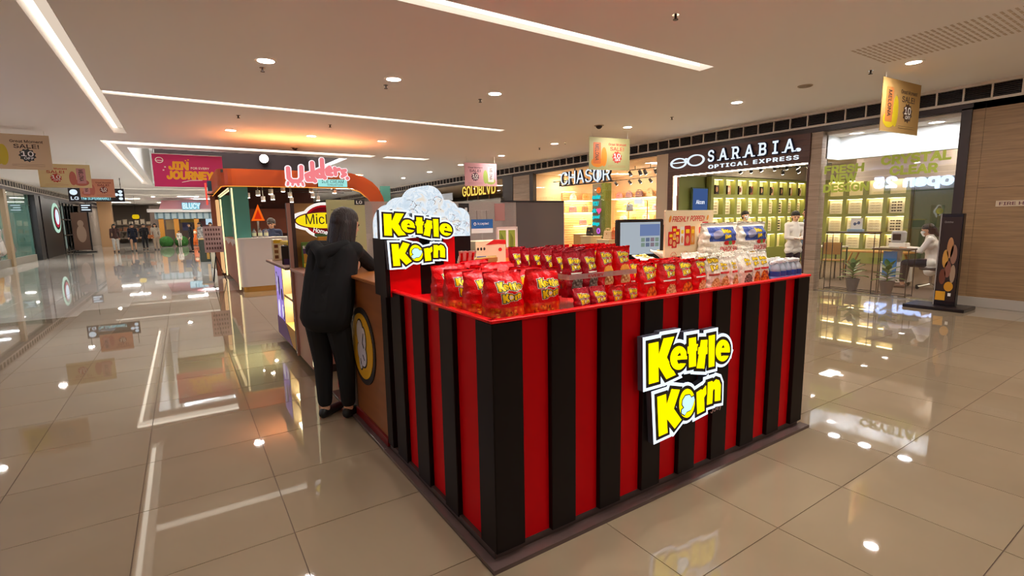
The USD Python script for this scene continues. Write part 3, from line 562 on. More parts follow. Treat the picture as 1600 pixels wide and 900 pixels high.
# -- small red bags
sm = make_bag('small_popcorn_bag', 'small red popcorn bag in the front row, leftmost of four', 'popcorn bag', 'small red bags', .15, .2, .075, 31, bag_red, (2.06, 1.835, 1.051), 4, logo=(-.03, .115, .1), prints=[('caption', sbox(-.05, .096, .055, .104), print_white), ('popcorn_picture', picture(.018, .012, .095, .07, 6), pop_orange)])
sm2 = make_bag('small_popcorn_bag', 'small red popcorn bag in the front row, second of four', 'popcorn bag', 'small red bags', .15, .2, .075, 32, bag_red, (2.222, 1.835, 1.051), -2, logo=(-.03, .115, .1), prints=[('caption', sbox(-.05, .096, .055, .104), print_white), ('popcorn_picture', picture(.018, .012, .095, .07, 7), pop_pale)])
dup(sm, 'small_popcorn_bag', (2.362, 1.835, 1.051), -3, 'small red popcorn bag in the front row, third of four')
dup(sm2, 'small_popcorn_bag', (2.497, 1.835, 1.051), 4, 'small red popcorn bag in the front row, rightmost of four')
for j, y in enumerate((1.92, 2.005, 2.09)):
    for i, x in enumerate((2.06, 2.21, 2.36, 2.5)):
        if j == 2 and i > 1: continue
        dup((sm, sm2)[(i + j) % 2], 'small_popcorn_bag', (x + rb.uniform(-.01, .01), y, 1.051), rb.uniform(-9, 9), f'small red popcorn bag, {order[i]} from the left in the {("second", "third", "fourth")[j]} row', scale=(1, 1, rb.uniform(.97, 1.04)))
# -- white bags
caramel = M('caption_red', '#a83a28', .45)
wlogo = dict(white_edge=bag_white)
wh = make_bag('white_popcorn_bag', 'white popcorn bag with big yellow lettering beside the small red bags', 'popcorn bag', 'white popcorn bags', .155, .205, .075, 41, bag_white, (2.635, 1.835, 1.051), 3, logo=(-.06, .115, .125), prints=[('caption', sbox(-.06, .095, .06, .107), caramel), ('popcorn_picture', picture(.01, .012, .11, .07, 8), pop_pale)], **wlogo)
wn = make_bag('white_popcorn_bag', 'narrow white popcorn bag, left of the narrow pair', 'popcorn bag', 'white popcorn bags', .105, .2, .06, 42, bag_white, (2.742, 1.83, 1.051), -8, logo=(-.03, .12, .06), prints=[('caption', sbox(-.04, .1, .04, .112), red_print), ('popcorn_picture', picture(0, .012, .075, .075, 9), pop_pale)], **wlogo)
dup(wn, 'white_popcorn_bag', (2.842, 1.83, 1.051), 6, 'narrow white popcorn bag, right of the narrow pair')
wg = make_bag('white_popcorn_bag', 'wide white popcorn bag with grey window in the middle of the white bags', 'popcorn bag', 'white popcorn bags', .165, .215, .07, 43, bag_white, (2.965, 1.835, 1.051), -3, logo=(-.005, .13, .065), prints=[('caption', sbox(-.03, .09, .07, .103), caramel), ('popcorn_picture', picture(.02, .012, .1, .07, 10), pop_choc)], **wlogo)
wo = make_bag('white_popcorn_bag', 'white popcorn bag with orange popcorn picture, left of the orange pair', 'popcorn bag', 'white popcorn bags', .115, .21, .065, 44, bag_white, (3.08, 1.83, 1.051), 4, logo=(-.04, .125, .08), prints=[('caption', sbox(-.04, .1, .045, .113), red_print), ('popcorn_picture', picture(0, .01, .09, .085, 11), pop_orange)], **wlogo)
dup(wo, 'white_popcorn_bag', (3.17, 1.83, 1.051), -5, 'white popcorn bag with orange popcorn picture, right of the orange pair')
src = [wh, wn, wg, wo, wh, wg]
for j, y in enumerate((1.915, 1.99)):
    for i, x in enumerate((2.66, 2.79, 2.92, 3.05, 3.18)):
        dup(src[(i + 2 * j) % 6], 'white_popcorn_bag', (x + rb.uniform(-.01, .01), y, 1.051), rb.uniform(-8, 8), f'white popcorn bag, {order[i]} from the left in the {("second", "third")[j]} white row', scale=(1, 1, rb.uniform(.98, 1.06)))
for i, (x, y, rz) in enumerate(((2.62, 2.04, 20), (2.78, 2.05, -30), (2.5, 2.08, 10), (2.72, 2.12, 40))):
    dup((wh, wg)[i % 2], 'white_popcorn_bag', (x, y, 1.1 + .03 * i), rz, f'crumpled white popcorn bag lying {("before the poster, left", "before the poster, right", "under the poster at left", "under the poster at right")[i]}', tilt=(-62, 0, 0))
# -- blue and white snack bags
def snack(label, loc, rz, seed):
    t = thing('snack_bag', label, 'snack bag', loc, rz, 'blue and white snack bags'); m, pr = bag_mesh(.36, .205, .12, seed, wr=.01, flat=.6)
    part(t, 'pouch', m, bag_white, smooth=True); part(t, 'blue_panel', pr(sbox(-.14, .085, .13, .178)), bag_blue, smooth=True)
    part(t, 'picture', pr(affinity.rotate(ell(-.06, .13, .05, .025), 20), .0018), M('snack_picture', '#8a86a0', .4), smooth=True)
    a, b, c, kn = logo_on(-.02, .092, .11, 0, .08); part(t, 'logo_outline', pr(b, .002), print_dark, smooth=True); 
    for g in c: part(t, 'logo_letters', pr(g, .0026), print_yellow, smooth=True, kind='stuff')
    part(t, 'badge', pr(union_all([ell(.02, .073, .03, .014), ell(.095, .073, .03, .014)]), .0022), red_print, smooth=True); part(t, 'badge_mark', pr(ell(.058, .073, .022, .014), .003), green_print, smooth=True)
    part(t, 'lettering', pr(affinity.translate(textw('SNACK BAG', .21, .034, True, 12), -.055, .016), .002), red_print, smooth=True); return t
sk1 = snack('blue and white snack bag standing at the right of the poster', (3.33, 2.02, 1.247), 2, 51)
dup(sk1, 'snack_bag', (3.02, 2.06, 1.247), -4, 'blue and white snack bag half hidden behind its neighbour by the poster')
dup(sk1, 'snack_bag', (3.36, 2.17, 1.247), 8, 'blue and white snack bag behind the others at the right')
part(thing('snack_crate', 'low clear crate under the blue and white snack bags', 'crate', (3.2, 2.12, 1.051)), 'box', bx(-.34, -.08, 0, .33, .14, .195, .004), M('crate_cream', '#e6d8b8', .5))
# -- water bottles
water = M('water_plastic', '#dfe6f2', .08, trans=.55, ior=1.33); lab_blue = M('label_blue', '#27459a', .35)
def bottle(label, loc):
    t = thing('water_bottle', label, 'bottle', loc, 0, 'water bottles in a pack')
    part(t, 'body', lathe([(0, 0), (.03, 0), (.032, .006), (.032, .085), (.03, .1), (.018, .122), (.0135, .128), (.0135, .138), (0, .138)], 20), water, smooth=40)
    part(t, 'wrap', lathe([(.0325, .02), (.0328, .022), (.0328, .078), (.0325, .08)], 20), lab_blue, smooth=40); part(t, 'cap', lathe([(0, .152), (.015, .152), (.016, .15), (.016, .136), (0, .136)], 20), white_plastic, smooth=40)
    part(t, 'label_mark', lathe([(.0331, .03), (.0332, .031), (.0332, .045), (.0331, .046)], 20), M('label_pale', '#8fa6dc', .4), smooth=40); return t
b0 = bottle('small blue-labelled water bottle, first from the left in the front of the pack', (3.25, 1.782, 1.051))
for j in range(3):
    for i in range(5):
        if i + j: dup(b0, 'water_bottle', (3.25 + .0665 * i, 1.782 + .0665 * j, 1.051), 0, f'small blue-labelled water bottle, {order[i]} from the left in the {("front", "middle", "back")[j]} of the pack')
wrap = thing('shrink_wrap', 'crumpled clear plastic wrap folded over the water bottle caps', 'plastic wrap', (3.38, 1.85, 1.185))
part(wrap, 'film', tube([(-.17, -.06, .0), (-.08, -.068, .012), (0, -.06, .004), (.08, -.07, .012), (.16, -.062, .004)], [.012, .016, .013, .017, .012], 7), M('film', '#f1edf0', .2, alpha=.7), smooth=True)
dup(sk1, 'snack_bag', (3.38, 1.99, 1.045), 4, 'blue and white snack bag peeking up behind the water bottles', scale=(.6, .6, .75))
# ================================================================ PEOPLE
def V(*a): return np.array(a, float)
def hand_segs(w, d, side, s=1., curl=.35, up=V(0, 0, 1)):
    """palm, four unequal fingers with a bend and a thumb off the side; w wrist, d pointing direction"""
    d = d / np.linalg.norm(d); a = np.cross(d, up); a = a / (np.linalg.norm(a) + 1e-9) * side; n = np.cross(d, a) * side; out = []
    p0, p1 = w + d * .03 * s, w + d * .085 * s
    for k in (-1, 0, 1): out.append(((w + a * k * .012 * s, .02 * s), (p1 + a * k * .026 * s, .0125 * s)))
    for k, L in zip((-1.5, -.5, .5, 1.5), (.062, .074, .07, .055)):
        b = p1 + a * k * .0185 * s; m = b + d * L * .5 * s - n * curl * .012 * s; e = m + (d - n * curl * 1.1) * L * .5 * s
        out += [((b, .0095 * s), (m, .0088 * s)), ((m, .0088 * s), (e, .0075 * s))]
    t0 = p0 - a * .024 * s; t1 = t0 + (d * .5 - a * .9) * .034 * s; out += [((p0 - a * .01 * s, .014 * s), (t0, .0125 * s)), ((t0, .0125 * s), (t1, .0105 * s)), ((t1, .0105 * s), (t1 + (d * .9 - a * .3) * .028 * s, .0085 * s))]
    return out
def person(name, label, loc, rz, J=None, h=1.6, top='#202024', trousers='#1b1b20', shoes='#17151a', hair='short', hairc=None, coat=None, skirt=None, sk=None, fine=.03, jacket=None, legw=1., hair_len=0., group=None, lean=0., mask=False, sleeves='long', cap=None, cat='person', z=0.):
    k = h / 1.6; sk = sk or skin
    P = dict(pel=V(0, 0, .86), wai=V(0, 0, 1.0), che=V(0, 0, 1.2), nek=V(0, .0, 1.345), hed=V(0, .02, 1.485))
    for s, n in ((-1, 'l'), (1, 'r')):
        P.update({'hip' + n: V(s * .085, 0, .83), 'kne' + n: V(s * .085, .015, .44), 'ank' + n: V(s * .08, -.015, .075), 'toe' + n: V(s * .095, .135, .03), 'sho' + n: V(s * .165, 0, 1.3), 'elb' + n: V(s * .2, -.02, 1.04), 'wri' + n: V(s * .2, .06, .83)})
    for n, v in (J or {}).items(): P[n] = V(*v)
    P = {n: v * k for n, v in P.items()}
    t = thing(name, label, cat, (loc[0], loc[1], z), rz, group)
    R = lambda a, b: ((P[a[0]], a[1] * k), (P[b[0]], b[1] * k))
    H0 = P['hed']
    torso = [R(('pel', .12), ('wai', .1)), R(('wai', .1), ('che', .115)), R(('che', .115), ('nek', .06)), R(('nek', .05), ('hed', .05))]
    torso += [((P['hipl'], .095 * k), (P['hipr'], .095 * k)), ((P['shol'], .055 * k), (P['shor'], .055 * k)), ((P['shol'] + V(.05, 0, -.1) * k, .08 * k), (P['shor'] + V(-.05, 0, -.1) * k, .08 * k))]
    def leg(n, g=0.): return [((P['hip' + n], (.082 + g) * k), (P['kne' + n], (.055 + g) * k)), ((P['kne' + n], (.055 + g) * k), (P['ank' + n], (.035 + g) * k))]
    def arm(n, g=0.): return [((P['sho' + n], (.05 + g) * k), (P['elb' + n], (.039 + g) * k)), ((P['elb' + n], (.039 + g) * k), (P['wri' + n], (.026 + g) * k))]
    f = P.get('look', V(0, 1, 0)); f = f / np.linalg.norm(f); rt = np.cross(f, V(0, 0, 1)); rt /= np.linalg.norm(rt); u = np.cross(rt, f)
    hd = lambda x, y, z_: H0 + (rt * x + f * y + u * z_) * k
    head = [((hd(0, -.012, .03), .088 * k), (hd(0, .012, .02), .08 * k)), ((hd(0, .03, -.03), .06 * k), (hd(0, .045, -.075), .036 * k)), ((hd(0, .09, .0), .012 * k), (hd(0, .108, -.022), .012 * k))]
    head += [((hd(s * .082, -.01, .01), .014 * k), (hd(s * .08, -.008, -.025), .011 * k)) for s in (-1, 1)]
    segs = torso + leg('l') + leg('r') + arm('l') + arm('r') + head
    for n in 'lr':
        segs += hand_segs(P['wri' + n], P.get('hnd' + n, P['wri' + n] - P['elb' + n] + V(0, .02, -.02)) , 1 if n == 'r' else -1, k)
        segs += [((P['ank' + n], .036 * k), (P['ank' + n] * V(1, 1, 0) + V(0, -.01, .04) * k, .036 * k)), ((P['ank' + n] * V(1, 1, 0) + V(0, -.01, .04) * k, .034 * k), (P['toe' + n], .026 * k))]
    body = part(t, 'body', smoothed(hull_chain(segs), fine * .6, 8), sk, smooth=True)
    for s in (-1, 1): part(body, 'eye', tm(manifold3d.Manifold.sphere(.0105 * k, 10).translate(tuple(hd(s * .033, .083, .012)))), M('eye', '#241812', .25), smooth=True)
    part(body, 'mouth', hull_chain([((hd(-.02, .077, -.052), .007 * k), (hd(.02, .077, -.052), .007 * k))]), M('lips', '#a8584e', .5), smooth=True)
    if mask: part(t, 'face_mask', smoothed(hull_chain([((hd(-.045, .055, -.02), .03 * k), (hd(.045, .055, -.02), .03 * k)), ((hd(0, .07, -.02), .04 * k), (hd(0, .062, -.075), .036 * k))]), fine * .6, 4), M('mask_white', '#e8ebee', .6), smooth=True)
    mt = lambda c: c if not isinstance(c, str) else M('cloth_' + c.strip('#'), c, .85, sheen=.2)
    g = .012
    up_ = [((a, ra + g * k), (b, rb + g * k)) for (a, ra), (b, rb) in torso[:3] + ([] if jacket else torso[4:])] + ([((P['shol'], .07 * k), (P['shor'], .07 * k))] if jacket else [])
    if sleeves == 'long': up_ += arm('l', g) + arm('r', g)
    else: up_ += [(a, (a[0] * .35 + b[0] * .65, a[1])) for a, b in (arm('l', .016)[0], arm('r', .016)[0])]
    if jacket:
        for (w0, r0, z0), (w1, r1, z1) in zip(jacket[:-1], jacket[1:]):
            c0, c1 = P['pel'] * V(1, 1, 0) + (P['che'] - P['pel']) * V(1, 1, 0) * (z0 - .86) / .34, P['pel'] * V(1, 1, 0) + (P['che'] - P['pel']) * V(1, 1, 0) * (z1 - .86) / .34
            up_ += [((c0 + V(s0 * w0, 0, z0) * k, r0 * k), (c1 + V(s1 * w1, 0, z1) * k, r1 * k)) for s0 in (-1, 1) for s1 in (-1, 1)] + [((c0 + V(-w0, 0, z0) * k, r0 * k), (c0 + V(w0, 0, z0) * k, r0 * k)), ((c1 + V(-w1, 0, z1) * k, r1 * k), (c1 + V(w1, 0, z1) * k, r1 * k))]
    if coat: up_ += [((P['hipl'] + V(-.015, 0, -.1 * coat) * k, .1 * k), (P['hipr'] + V(.015, 0, -.1 * coat) * k, .1 * k)), ((P['wai'], .115 * k), (P['hipl'] + V(-.01, 0, -.1 * coat) * k, .1 * k)), ((P['wai'], .115 * k), (P['hipr'] + V(.01, 0, -.1 * coat) * k, .1 * k))]
    part(t, 'top', smoothed(hull_chain(up_), fine * .7, 8), mt(top), smooth=True)
    if skirt:
        zz = skirt * k; part(t, 'skirt', smoothed(hull_chain([((P['wai'], .11 * k), (P['pel'], .135 * k)), ((P['pel'] + V(-.06, 0, 0) * k, .12 * k), (V(-.1, 0, zz + .1 * k), .1 * k)), ((P['pel'] + V(.06, 0, 0) * k, .12 * k), (V(.1, 0, zz + .1 * k), .1 * k)), ((V(-.1, 0, zz + .1 * k), .1 * k), (V(.1, 0, zz + .1 * k), .1 * k))]), fine, 6), mt(trousers), smooth=True)
    else:
        lo = [((P['pel'], .128 * k), (P['pel'] + V(0, 0, .05) * k, .115 * k)), ((P['hipl'], .105 * k), (P['hipr'], .105 * k))]
        for n in 'lr': a, b = [((p_, r_ * legw), (q_, s_ * legw)) for (p_, r_), (q_, s_) in leg(n, .013)]; lo += [a, (b[0], (b[1][0] * .93 + b[0][0] * .07 + V(0, 0, .03) * k, b[1][1] + .004 * k))]
        part(t, 'trousers', smoothed(hull_chain(lo), fine * .7, 8), mt(trousers), smooth=True)
    for n in 'lr': part(t, 'shoe', smoothed(hull_chain([((P['ank' + n] * V(1, 1, 0) + V(0, -.02, .042) * k, .04 * k), (P['toe' + n] + V(0, 0, .006) * k, .034 * k)), ((P['ank' + n] * V(1, 1, 0) + V(0, -.03, .035) * k, .034 * k), (P['toe' + n] + V(0, .01, .002) * k, .03 * k))]), fine * .7, 4), mt(shoes), smooth=True)
    hm = hairc or hair_m
    cap_ = [((hd(0, -.03, .045), .096 * k), (hd(0, .0, .052), .088 * k)), ((hd(0, -.045, .03), .088 * k), (hd(0, -.05, -.03), .07 * k))]
    if hair == 'long': cap_ += [((hd(-.05, -.05, 0), .055 * k), (hd(-.06, -.085, -.2 - hair_len), .055 * k)), ((hd(.05, -.05, 0), .055 * k), (hd(.06, -.085, -.2 - hair_len), .055 * k)), ((hd(-.06, -.085, -.2 - hair_len), .055 * k), (hd(.06, -.085, -.2 - hair_len), .055 * k)), ((hd(0, -.06, 0), .07 * k), (hd(0, -.1, -.27), .05 * k)), ((hd(0, -.1, -.27), .05 * k), (hd(0, -.105, -.34 - hair_len), .04 * k)), ((hd(.075, -.01, .02), .035 * k), (hd(.08, -.03, -.16), .035 * k)), ((hd(-.075, -.01, .02), .035 * k), (hd(-.08, -.03, -.16), .035 * k))]
    if hair == 'tail': cap_ += [((hd(0, -.1, .02), .045 * k), (hd(0, -.14, -.12), .03 * k))]
    part(t, 'hair', smoothed(hull_chain(cap_), fine * .6, 6), hm, smooth=True)
    if cap: part(t, 'cap', [tm(hull_chain([((hd(0, -.01, .06), .1 * k), (hd(0, .0, .075), .09 * k))])), tm(hull_chain([((hd(-.05, .08, .06), .012 * k), (hd(.05, .08, .06), .012 * k)), ((hd(-.04, .15, .045), .01 * k), (hd(.04, .15, .045), .01 * k)), ((hd(-.05, .08, .06), .012 * k), (hd(-.04, .15, .045), .01 * k)), ((hd(.05, .08, .06), .012 * k), (hd(.04, .15, .045), .01 * k))]))], mt(cap), smooth=True)
    return t
black_cloth = M('cloth_black', '#0b0b0e', .9, bump=(40, .15, .01))
# the customer leaning on the service counter, seen from behind
person('person', 'woman in black hooded jacket, trousers and flat shoes leaning on the wooden service counter', (.875, 3.86), -50,
       J=dict(hed=(.1, .13, 1.475), nek=(.07, .06, 1.335), che=(.05, .0, 1.19), wai=(0, -.05, 1.0), pel=(.02, -.06, .87), hipl=(-.085, -.05, .83), hipr=(.085, -.05, .83), knel=(-.08, -.015, .44), kner=(.1, .01, .44), ankl=(-.085, -.02, .075), ankr=(.09, .03, .075), toel=(-.07, .13, .03), toer=(.13, .17, .03),
              shol=(-.12, .03, 1.3), shor=(.21, .05, 1.29), elbr=(.215, .25, 1.165), wrir=(.1, .47, 1.152), hndr=(-.1, .9, -.05), elbl=(-.18, .25, 1.16), wril=(-.04, .45, 1.152), hndl=(.3, .9, -.05), look=(.25, 1, -.12)),
       h=1.6, top=black_cloth, trousers=M('trousers_black', '#09090c', .85), shoes=M('shoe_black', '#0c0a0b', .5), hair='long', hairc=hair_look('hair_dark', '#1a0f0d'), fine=.02, jacket=((.12, .085, 1.27), (.085, .12, 1.08), (.08, .125, .88), (.075, .125, .81)), legw=1.05, hair_len=.08)
hood = stage.GetPrimAtPath('/World/person')
hp = Thing('/World/person'); hp.loc = np.zeros(3)
part(hp, 'hood', smoothed(hull_chain([((V(-.06, -.03, 1.33), .045), (V(.05, -.11, 1.28), .05)), ((V(.05, -.11, 1.28), .05), (V(.17, .0, 1.33), .045)), ((V(.05, -.11, 1.28), .05), (V(.05, -.12, 1.2), .035))]), .015, 10), black_cloth, smooth=True)

# ================================================================ BEHIND THE COUNTER
t = thing('payment_terminal', 'black touch screen till tilted on its stand behind the tall bags', 'till', (2.64, 2.42, 1.051), -14)
scr = part(t, 'screen_case', slab(rrect(-.185, .0, .185, .27, .012), .025, '-y', (0, 0, .165)), black_gloss)
part(scr, 'display', slab(sbox(-.16, .03, .16, .25), .002, '-y', (0, -.025, .165)), glow('till_screen', '#b9c3cc', .8 * LIT))
part(scr, 'display_panel', slab(sbox(-.005, .155, .155, .235), .001, '-y', (0, -.027, .165)), glow('till_blue', '#7f93c4', .7 * LIT))
for i in range(4):
    for j in range(2): part(scr, 'key', slab(sbox(.005 + i * .038, .115 - j * .035, .035 + i * .038, .142 - j * .035), .001, '-y', (0, -.027, .165)), glow('till_key_%d' % (i % 3), ('#9ab0a0', '#7d8aa8', '#a48e9a')[i % 3], .6 * LIT))
part(t, 'stand', [bx(-.04, .01, .0, .04, .05, .3, .004), bx(-.11, -.06, 0, .11, .12, .02, .006)], black_matt)
pb = thing('poster_board', 'cream FRESHLY POPPED poster board standing behind the white bags', 'poster', (2.79, 2.12, 1.20), 1.5)
cream = M('poster_cream', '#e9d5ae', .55); pw = .5; ph = .325
part(pb, 'board', slab(rrect(-.255, 0, .25, .34, .008), .012, '-y', (0, 0, 0)), cream)
def pp(nm, poly, m, k=1): return part(pb, nm, slab(poly, .0008, '-y', (0, -.012 - .0008 * (k - 1), 0)), m)
pp('lettering', affinity.translate(textw('FRESHLY', .165, .036, True, 14), -.19, .266), M('poster_red', '#cf2a12', .5)); pp('lettering', affinity.translate(textw('POPPED!', .15, .036, True, 14), -.005, .268), M('poster_red', '#cf2a12', .5))
pp('corn_mark', affinity.rotate(ell(-.21, .285, .011, .022), -20), M('corn', '#d98a1a', .5)); pp('corn_mark', affinity.rotate(ell(.185, .29, .009, .018), -20), M('corn', '#d98a1a', .5))
for i, (cx, z0, w, h, m) in enumerate(((-.2, .115, .05, .09, red_print), (-.165, .1, .05, .085, red_print), (-.135, .125, .05, .095, red_print), (-.165, .15, .05, .09, red_print), (-.085, .115, .042, .12, white_print), (-.03, .11, .062, .13, red_print), (.025, .115, .045, .12, M('corn', '#d98a1a', .5)), (.12, .11, .055, .12, red_print), (.165, .1, .05, .1, red_print))):
    pp('bag_picture', rrect(cx - w / 2, z0, cx + w / 2, z0 + h, .006), m, 1 + .1 * i); pp('picture_spot', ell(cx, z0 + h * .3, w * .28, h * .2), M('spot', '#d9a06a', .5), 2 + .1 * i); pp('picture_logo', rrect(cx - w * .3, z0 + h * .62, cx + w * .3, z0 + h * .82, .003), yellow_print, 2.2)
pp('red_ribbon', rrect(.125, .222, .19, .262, .003), red_print, 2.4)
for i, x in enumerate((-.17, -.045)):
    pp('price_ring', ell(x, .045, .03, .03).difference(ell(x, .045, .028, .028)), M('poster_red', '#cf2a12', .5), 3); pp('price', affinity.translate(textw(('P59', '110')[i], .036, .016, True), x - .018, .036), M('poster_red', '#cf2a12', .5), 3)
part(pb, 'foot', bx(-.2, .0, -.149, .2, .1, 0.0), M('foot_wood', '#9a7440', .6))
# smaller stands and packs near the tower
t = thing('snack_display_box', 'cream printed snack box with popcorn pictures beside the popcorn tower', 'box', (1.76, 3.0, 1.03), 2)
part(t, 'box', bx(-.13, -.06, 0, .12, .06, .33, .004), cream); part(t, 'red_swoosh', slab(Polygon([(-.05, .3), (.02, .335), (.115, .33), (.12, .3), (.05, .305)]), .002, '-y', (0, -.06, 0)), red_print)
for i, x in enumerate((-.11, -.085, -.06)): part(t, 'dot', slab(ell(x, .275, .008, .01), .001, '-y', (0, -.061, 0)), dark_brown)
for i, (x, m) in enumerate(((-.085, bag_blue), (.0, M('pack_cream', '#d8c070', .5)))): q = part(t, 'pack_picture', slab(rrect(x - .038, .12, x + .038, .225, .006), .001, '-y', (0, -.061, 0)), m); part(q, 'logo', slab(affinity.scale(affinity.translate(YEL, 0, 0), .15, .15, origin=(0, 0)), .001, '-y', (x + 0.005, -.0625, .18)), yellow_print)
part(t, 'heart', slab(ell(.07, .265, .014, .012), .001, '-y', (0, -.061, 0)), red_print)
t = make_bag('cheese_curl_bag', 'orange snack bag with red top beside the cream box', 'snack bag', None, .075, .27, .05, 61, M('bag_orange', '#e87a1c', .3, spec=.6), (1.905, 2.98, 1.031), -4, prints=[('red_top', sbox(-.05, .2, .05, .27), red_print), ('popcorn_picture', kernels(3, .02, .12, 30, .07), pop_orange)])
t = thing('blue_card', 'blue Accepted card hanging on the clear screen', 'sign', (1.93, 3.36, 1.40), 0)
part(t, 'card', bx(-.09, 0, .035, .1, .004, .105), M('card_blue', '#1f62a8', .5)); part(t, 'white_strip', bx(-.09, 0, 0, .1, .004, .035), white_print); part(t, 'lettering', slab(textw('Accepted', .1, .024), .001, '-y', (-.04, 0, .058)), white_print); part(t, 'logo_mark', slab(ell(-.06, .07, .012, .012).difference(ell(-.06, .07, .006, .006)), .001, '-y', (0, 0, 0)), white_print)
part(t, 'string', tube([(-.04, .002, .104), (-.04, .002, .17)], .0015, 5), dark_brown); part(t, 'string', tube([(.045, .002, .104), (.045, .002, .17)], .0015, 5), dark_brown); part(t, 'hanger', bx(-.06, -.002, .17, .07, .006, .176), acrylic); part(t, 'post', [bx(.0, .004, -.37, .012, .012, .176)], acrylic)
t = thing('menu_stand', 'clear acrylic stand with two green printed cards', 'stand', (2.06, 3.2, 1.03), 4)
part(t, 'frame', [bx(-.1, 0, .0, .1, .012, .03), bx(-.1, 0, .4, .1, .012, .415), bx(-.1, 0, 0, -.085, .012, .415), bx(.085, 0, 0, .1, .012, .415)], M('frame_pale', '#cfc8bc', .4)); part(t, 'sheet', bx(-.086, .002, .03, .086, .008, .4), white_print)
for x in (-.075, .012): part(t, 'green_card', bx(x, -.001, .1, x + .062, .002, .39), M('card_green', '#8fa83a', .5)); 
for x in (-.05, .04): part(t, 'card_picture', slab(Polygon([(x - .02, .12), (x + .02, .16), (x + .015, .33), (x - .012, .37)]), .001, '-y', (0, -.001, 0)), M('card_dgreen', '#6d7f26', .5))
t = thing('brown_carton', 'small brown cardboard carton behind the large red bags', 'carton', (1.64, 2.83, 1.03), 6)
part(t, 'box', bx(-.1, -.045, 0, .07, .045, .225, .004), M('cardboard', '#b98a45', .7)); part(t, 'flap', bx(-.1, -.05, .2, .07, -.045, .226), M('cardboard2', '#a97a38', .7))
# screens at the back
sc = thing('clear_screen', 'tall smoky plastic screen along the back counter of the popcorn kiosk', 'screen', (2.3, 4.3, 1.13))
part(sc, 'light_sheet', bx(1.22, 4.3, 1.131, 2.88, 4.308, 1.675), M('sheet_light', '#b8b1a8', .18, alpha=.5), world=True); part(sc, 'dark_sheet', bx(2.885, 4.3, 1.131, 3.505, 4.308, 1.675), M('sheet_dark', '#6f6a66', .12, alpha=.88), world=True)  # one sheet in two tones: reflections and dim backdrop put into the colour
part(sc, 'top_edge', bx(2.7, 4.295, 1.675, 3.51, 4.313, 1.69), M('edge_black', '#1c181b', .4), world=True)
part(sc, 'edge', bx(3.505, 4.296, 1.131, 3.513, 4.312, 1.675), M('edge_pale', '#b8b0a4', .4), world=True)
for x, z, w, h, m, l in ((2.22, 1.58, .11, .08, black_print, 'sticker'), (2.62, 1.49, .12, .17, M('poster_faint', '#b88a84', .6), 'faint_poster')): q = part(sc, l, bx(x, 4.296, z, x + w, 4.3, z + h), m, world=True)
part(sc, 'white_card', bx(2.285, 4.293, 1.57, 2.31, 4.297, 1.62), white_print, world=True)
nt = thing('notice', 'pale green notice sheet standing behind the woman in black', 'notice', (1.1, 4.29, 1.118))
part(nt, 'sheet', bx(.995, 4.27, 1.25, 1.31, 4.274, 1.685), M('notice_green', '#b4b07c', .5), world=True); part(nt, 'black_corner', bx(1.225, 4.267, 1.645, 1.31, 4.27, 1.687), black_print, world=True)
part(nt, 'lettering', slab(textw('LG', .05, .026, True), .001, '-y', (1.24, 4.267, 1.653)), white_print, world=True)
for i in range(7): part(nt, 'text_line', bx(1.03, 4.268, 1.6 - i * .045, 1.03 + (.2 if i else .16), 4.27, 1.606 - i * .045), M('text_grey', '#6b6848', .6), world=True)
part(nt, 'bar', bx(.995, 4.274, 1.118, 1.31, 4.284, 1.69), acrylic, world=True)
for i in range(4):
    b = thing('glass_jar', 'tall clear jar with pale yellow filling behind the screen, ' + ('leftmost', 'second', 'third', 'rightmost')[i] + ' of four', 'jar', (1.30 + .085 * i, 4.36, 1.131))
    part(b, 'jar', lathe([(0, 0), (.035, 0), (.035, .17), (.028, .19), (.028, .2), (0, .2)], 18), M('jar_fill', '#b9b08a', .25), smooth=40); part(b, 'lid', lathe([(0, .22), (.03, .22), (.03, .2), (0, .2)], 18), chrome, smooth=40)
ORD = ['first', 'second', 'third', 'fourth', 'fifth', 'sixth', 'seventh', 'eighth', 'ninth', 'tenth', 'eleventh', 'twelfth']
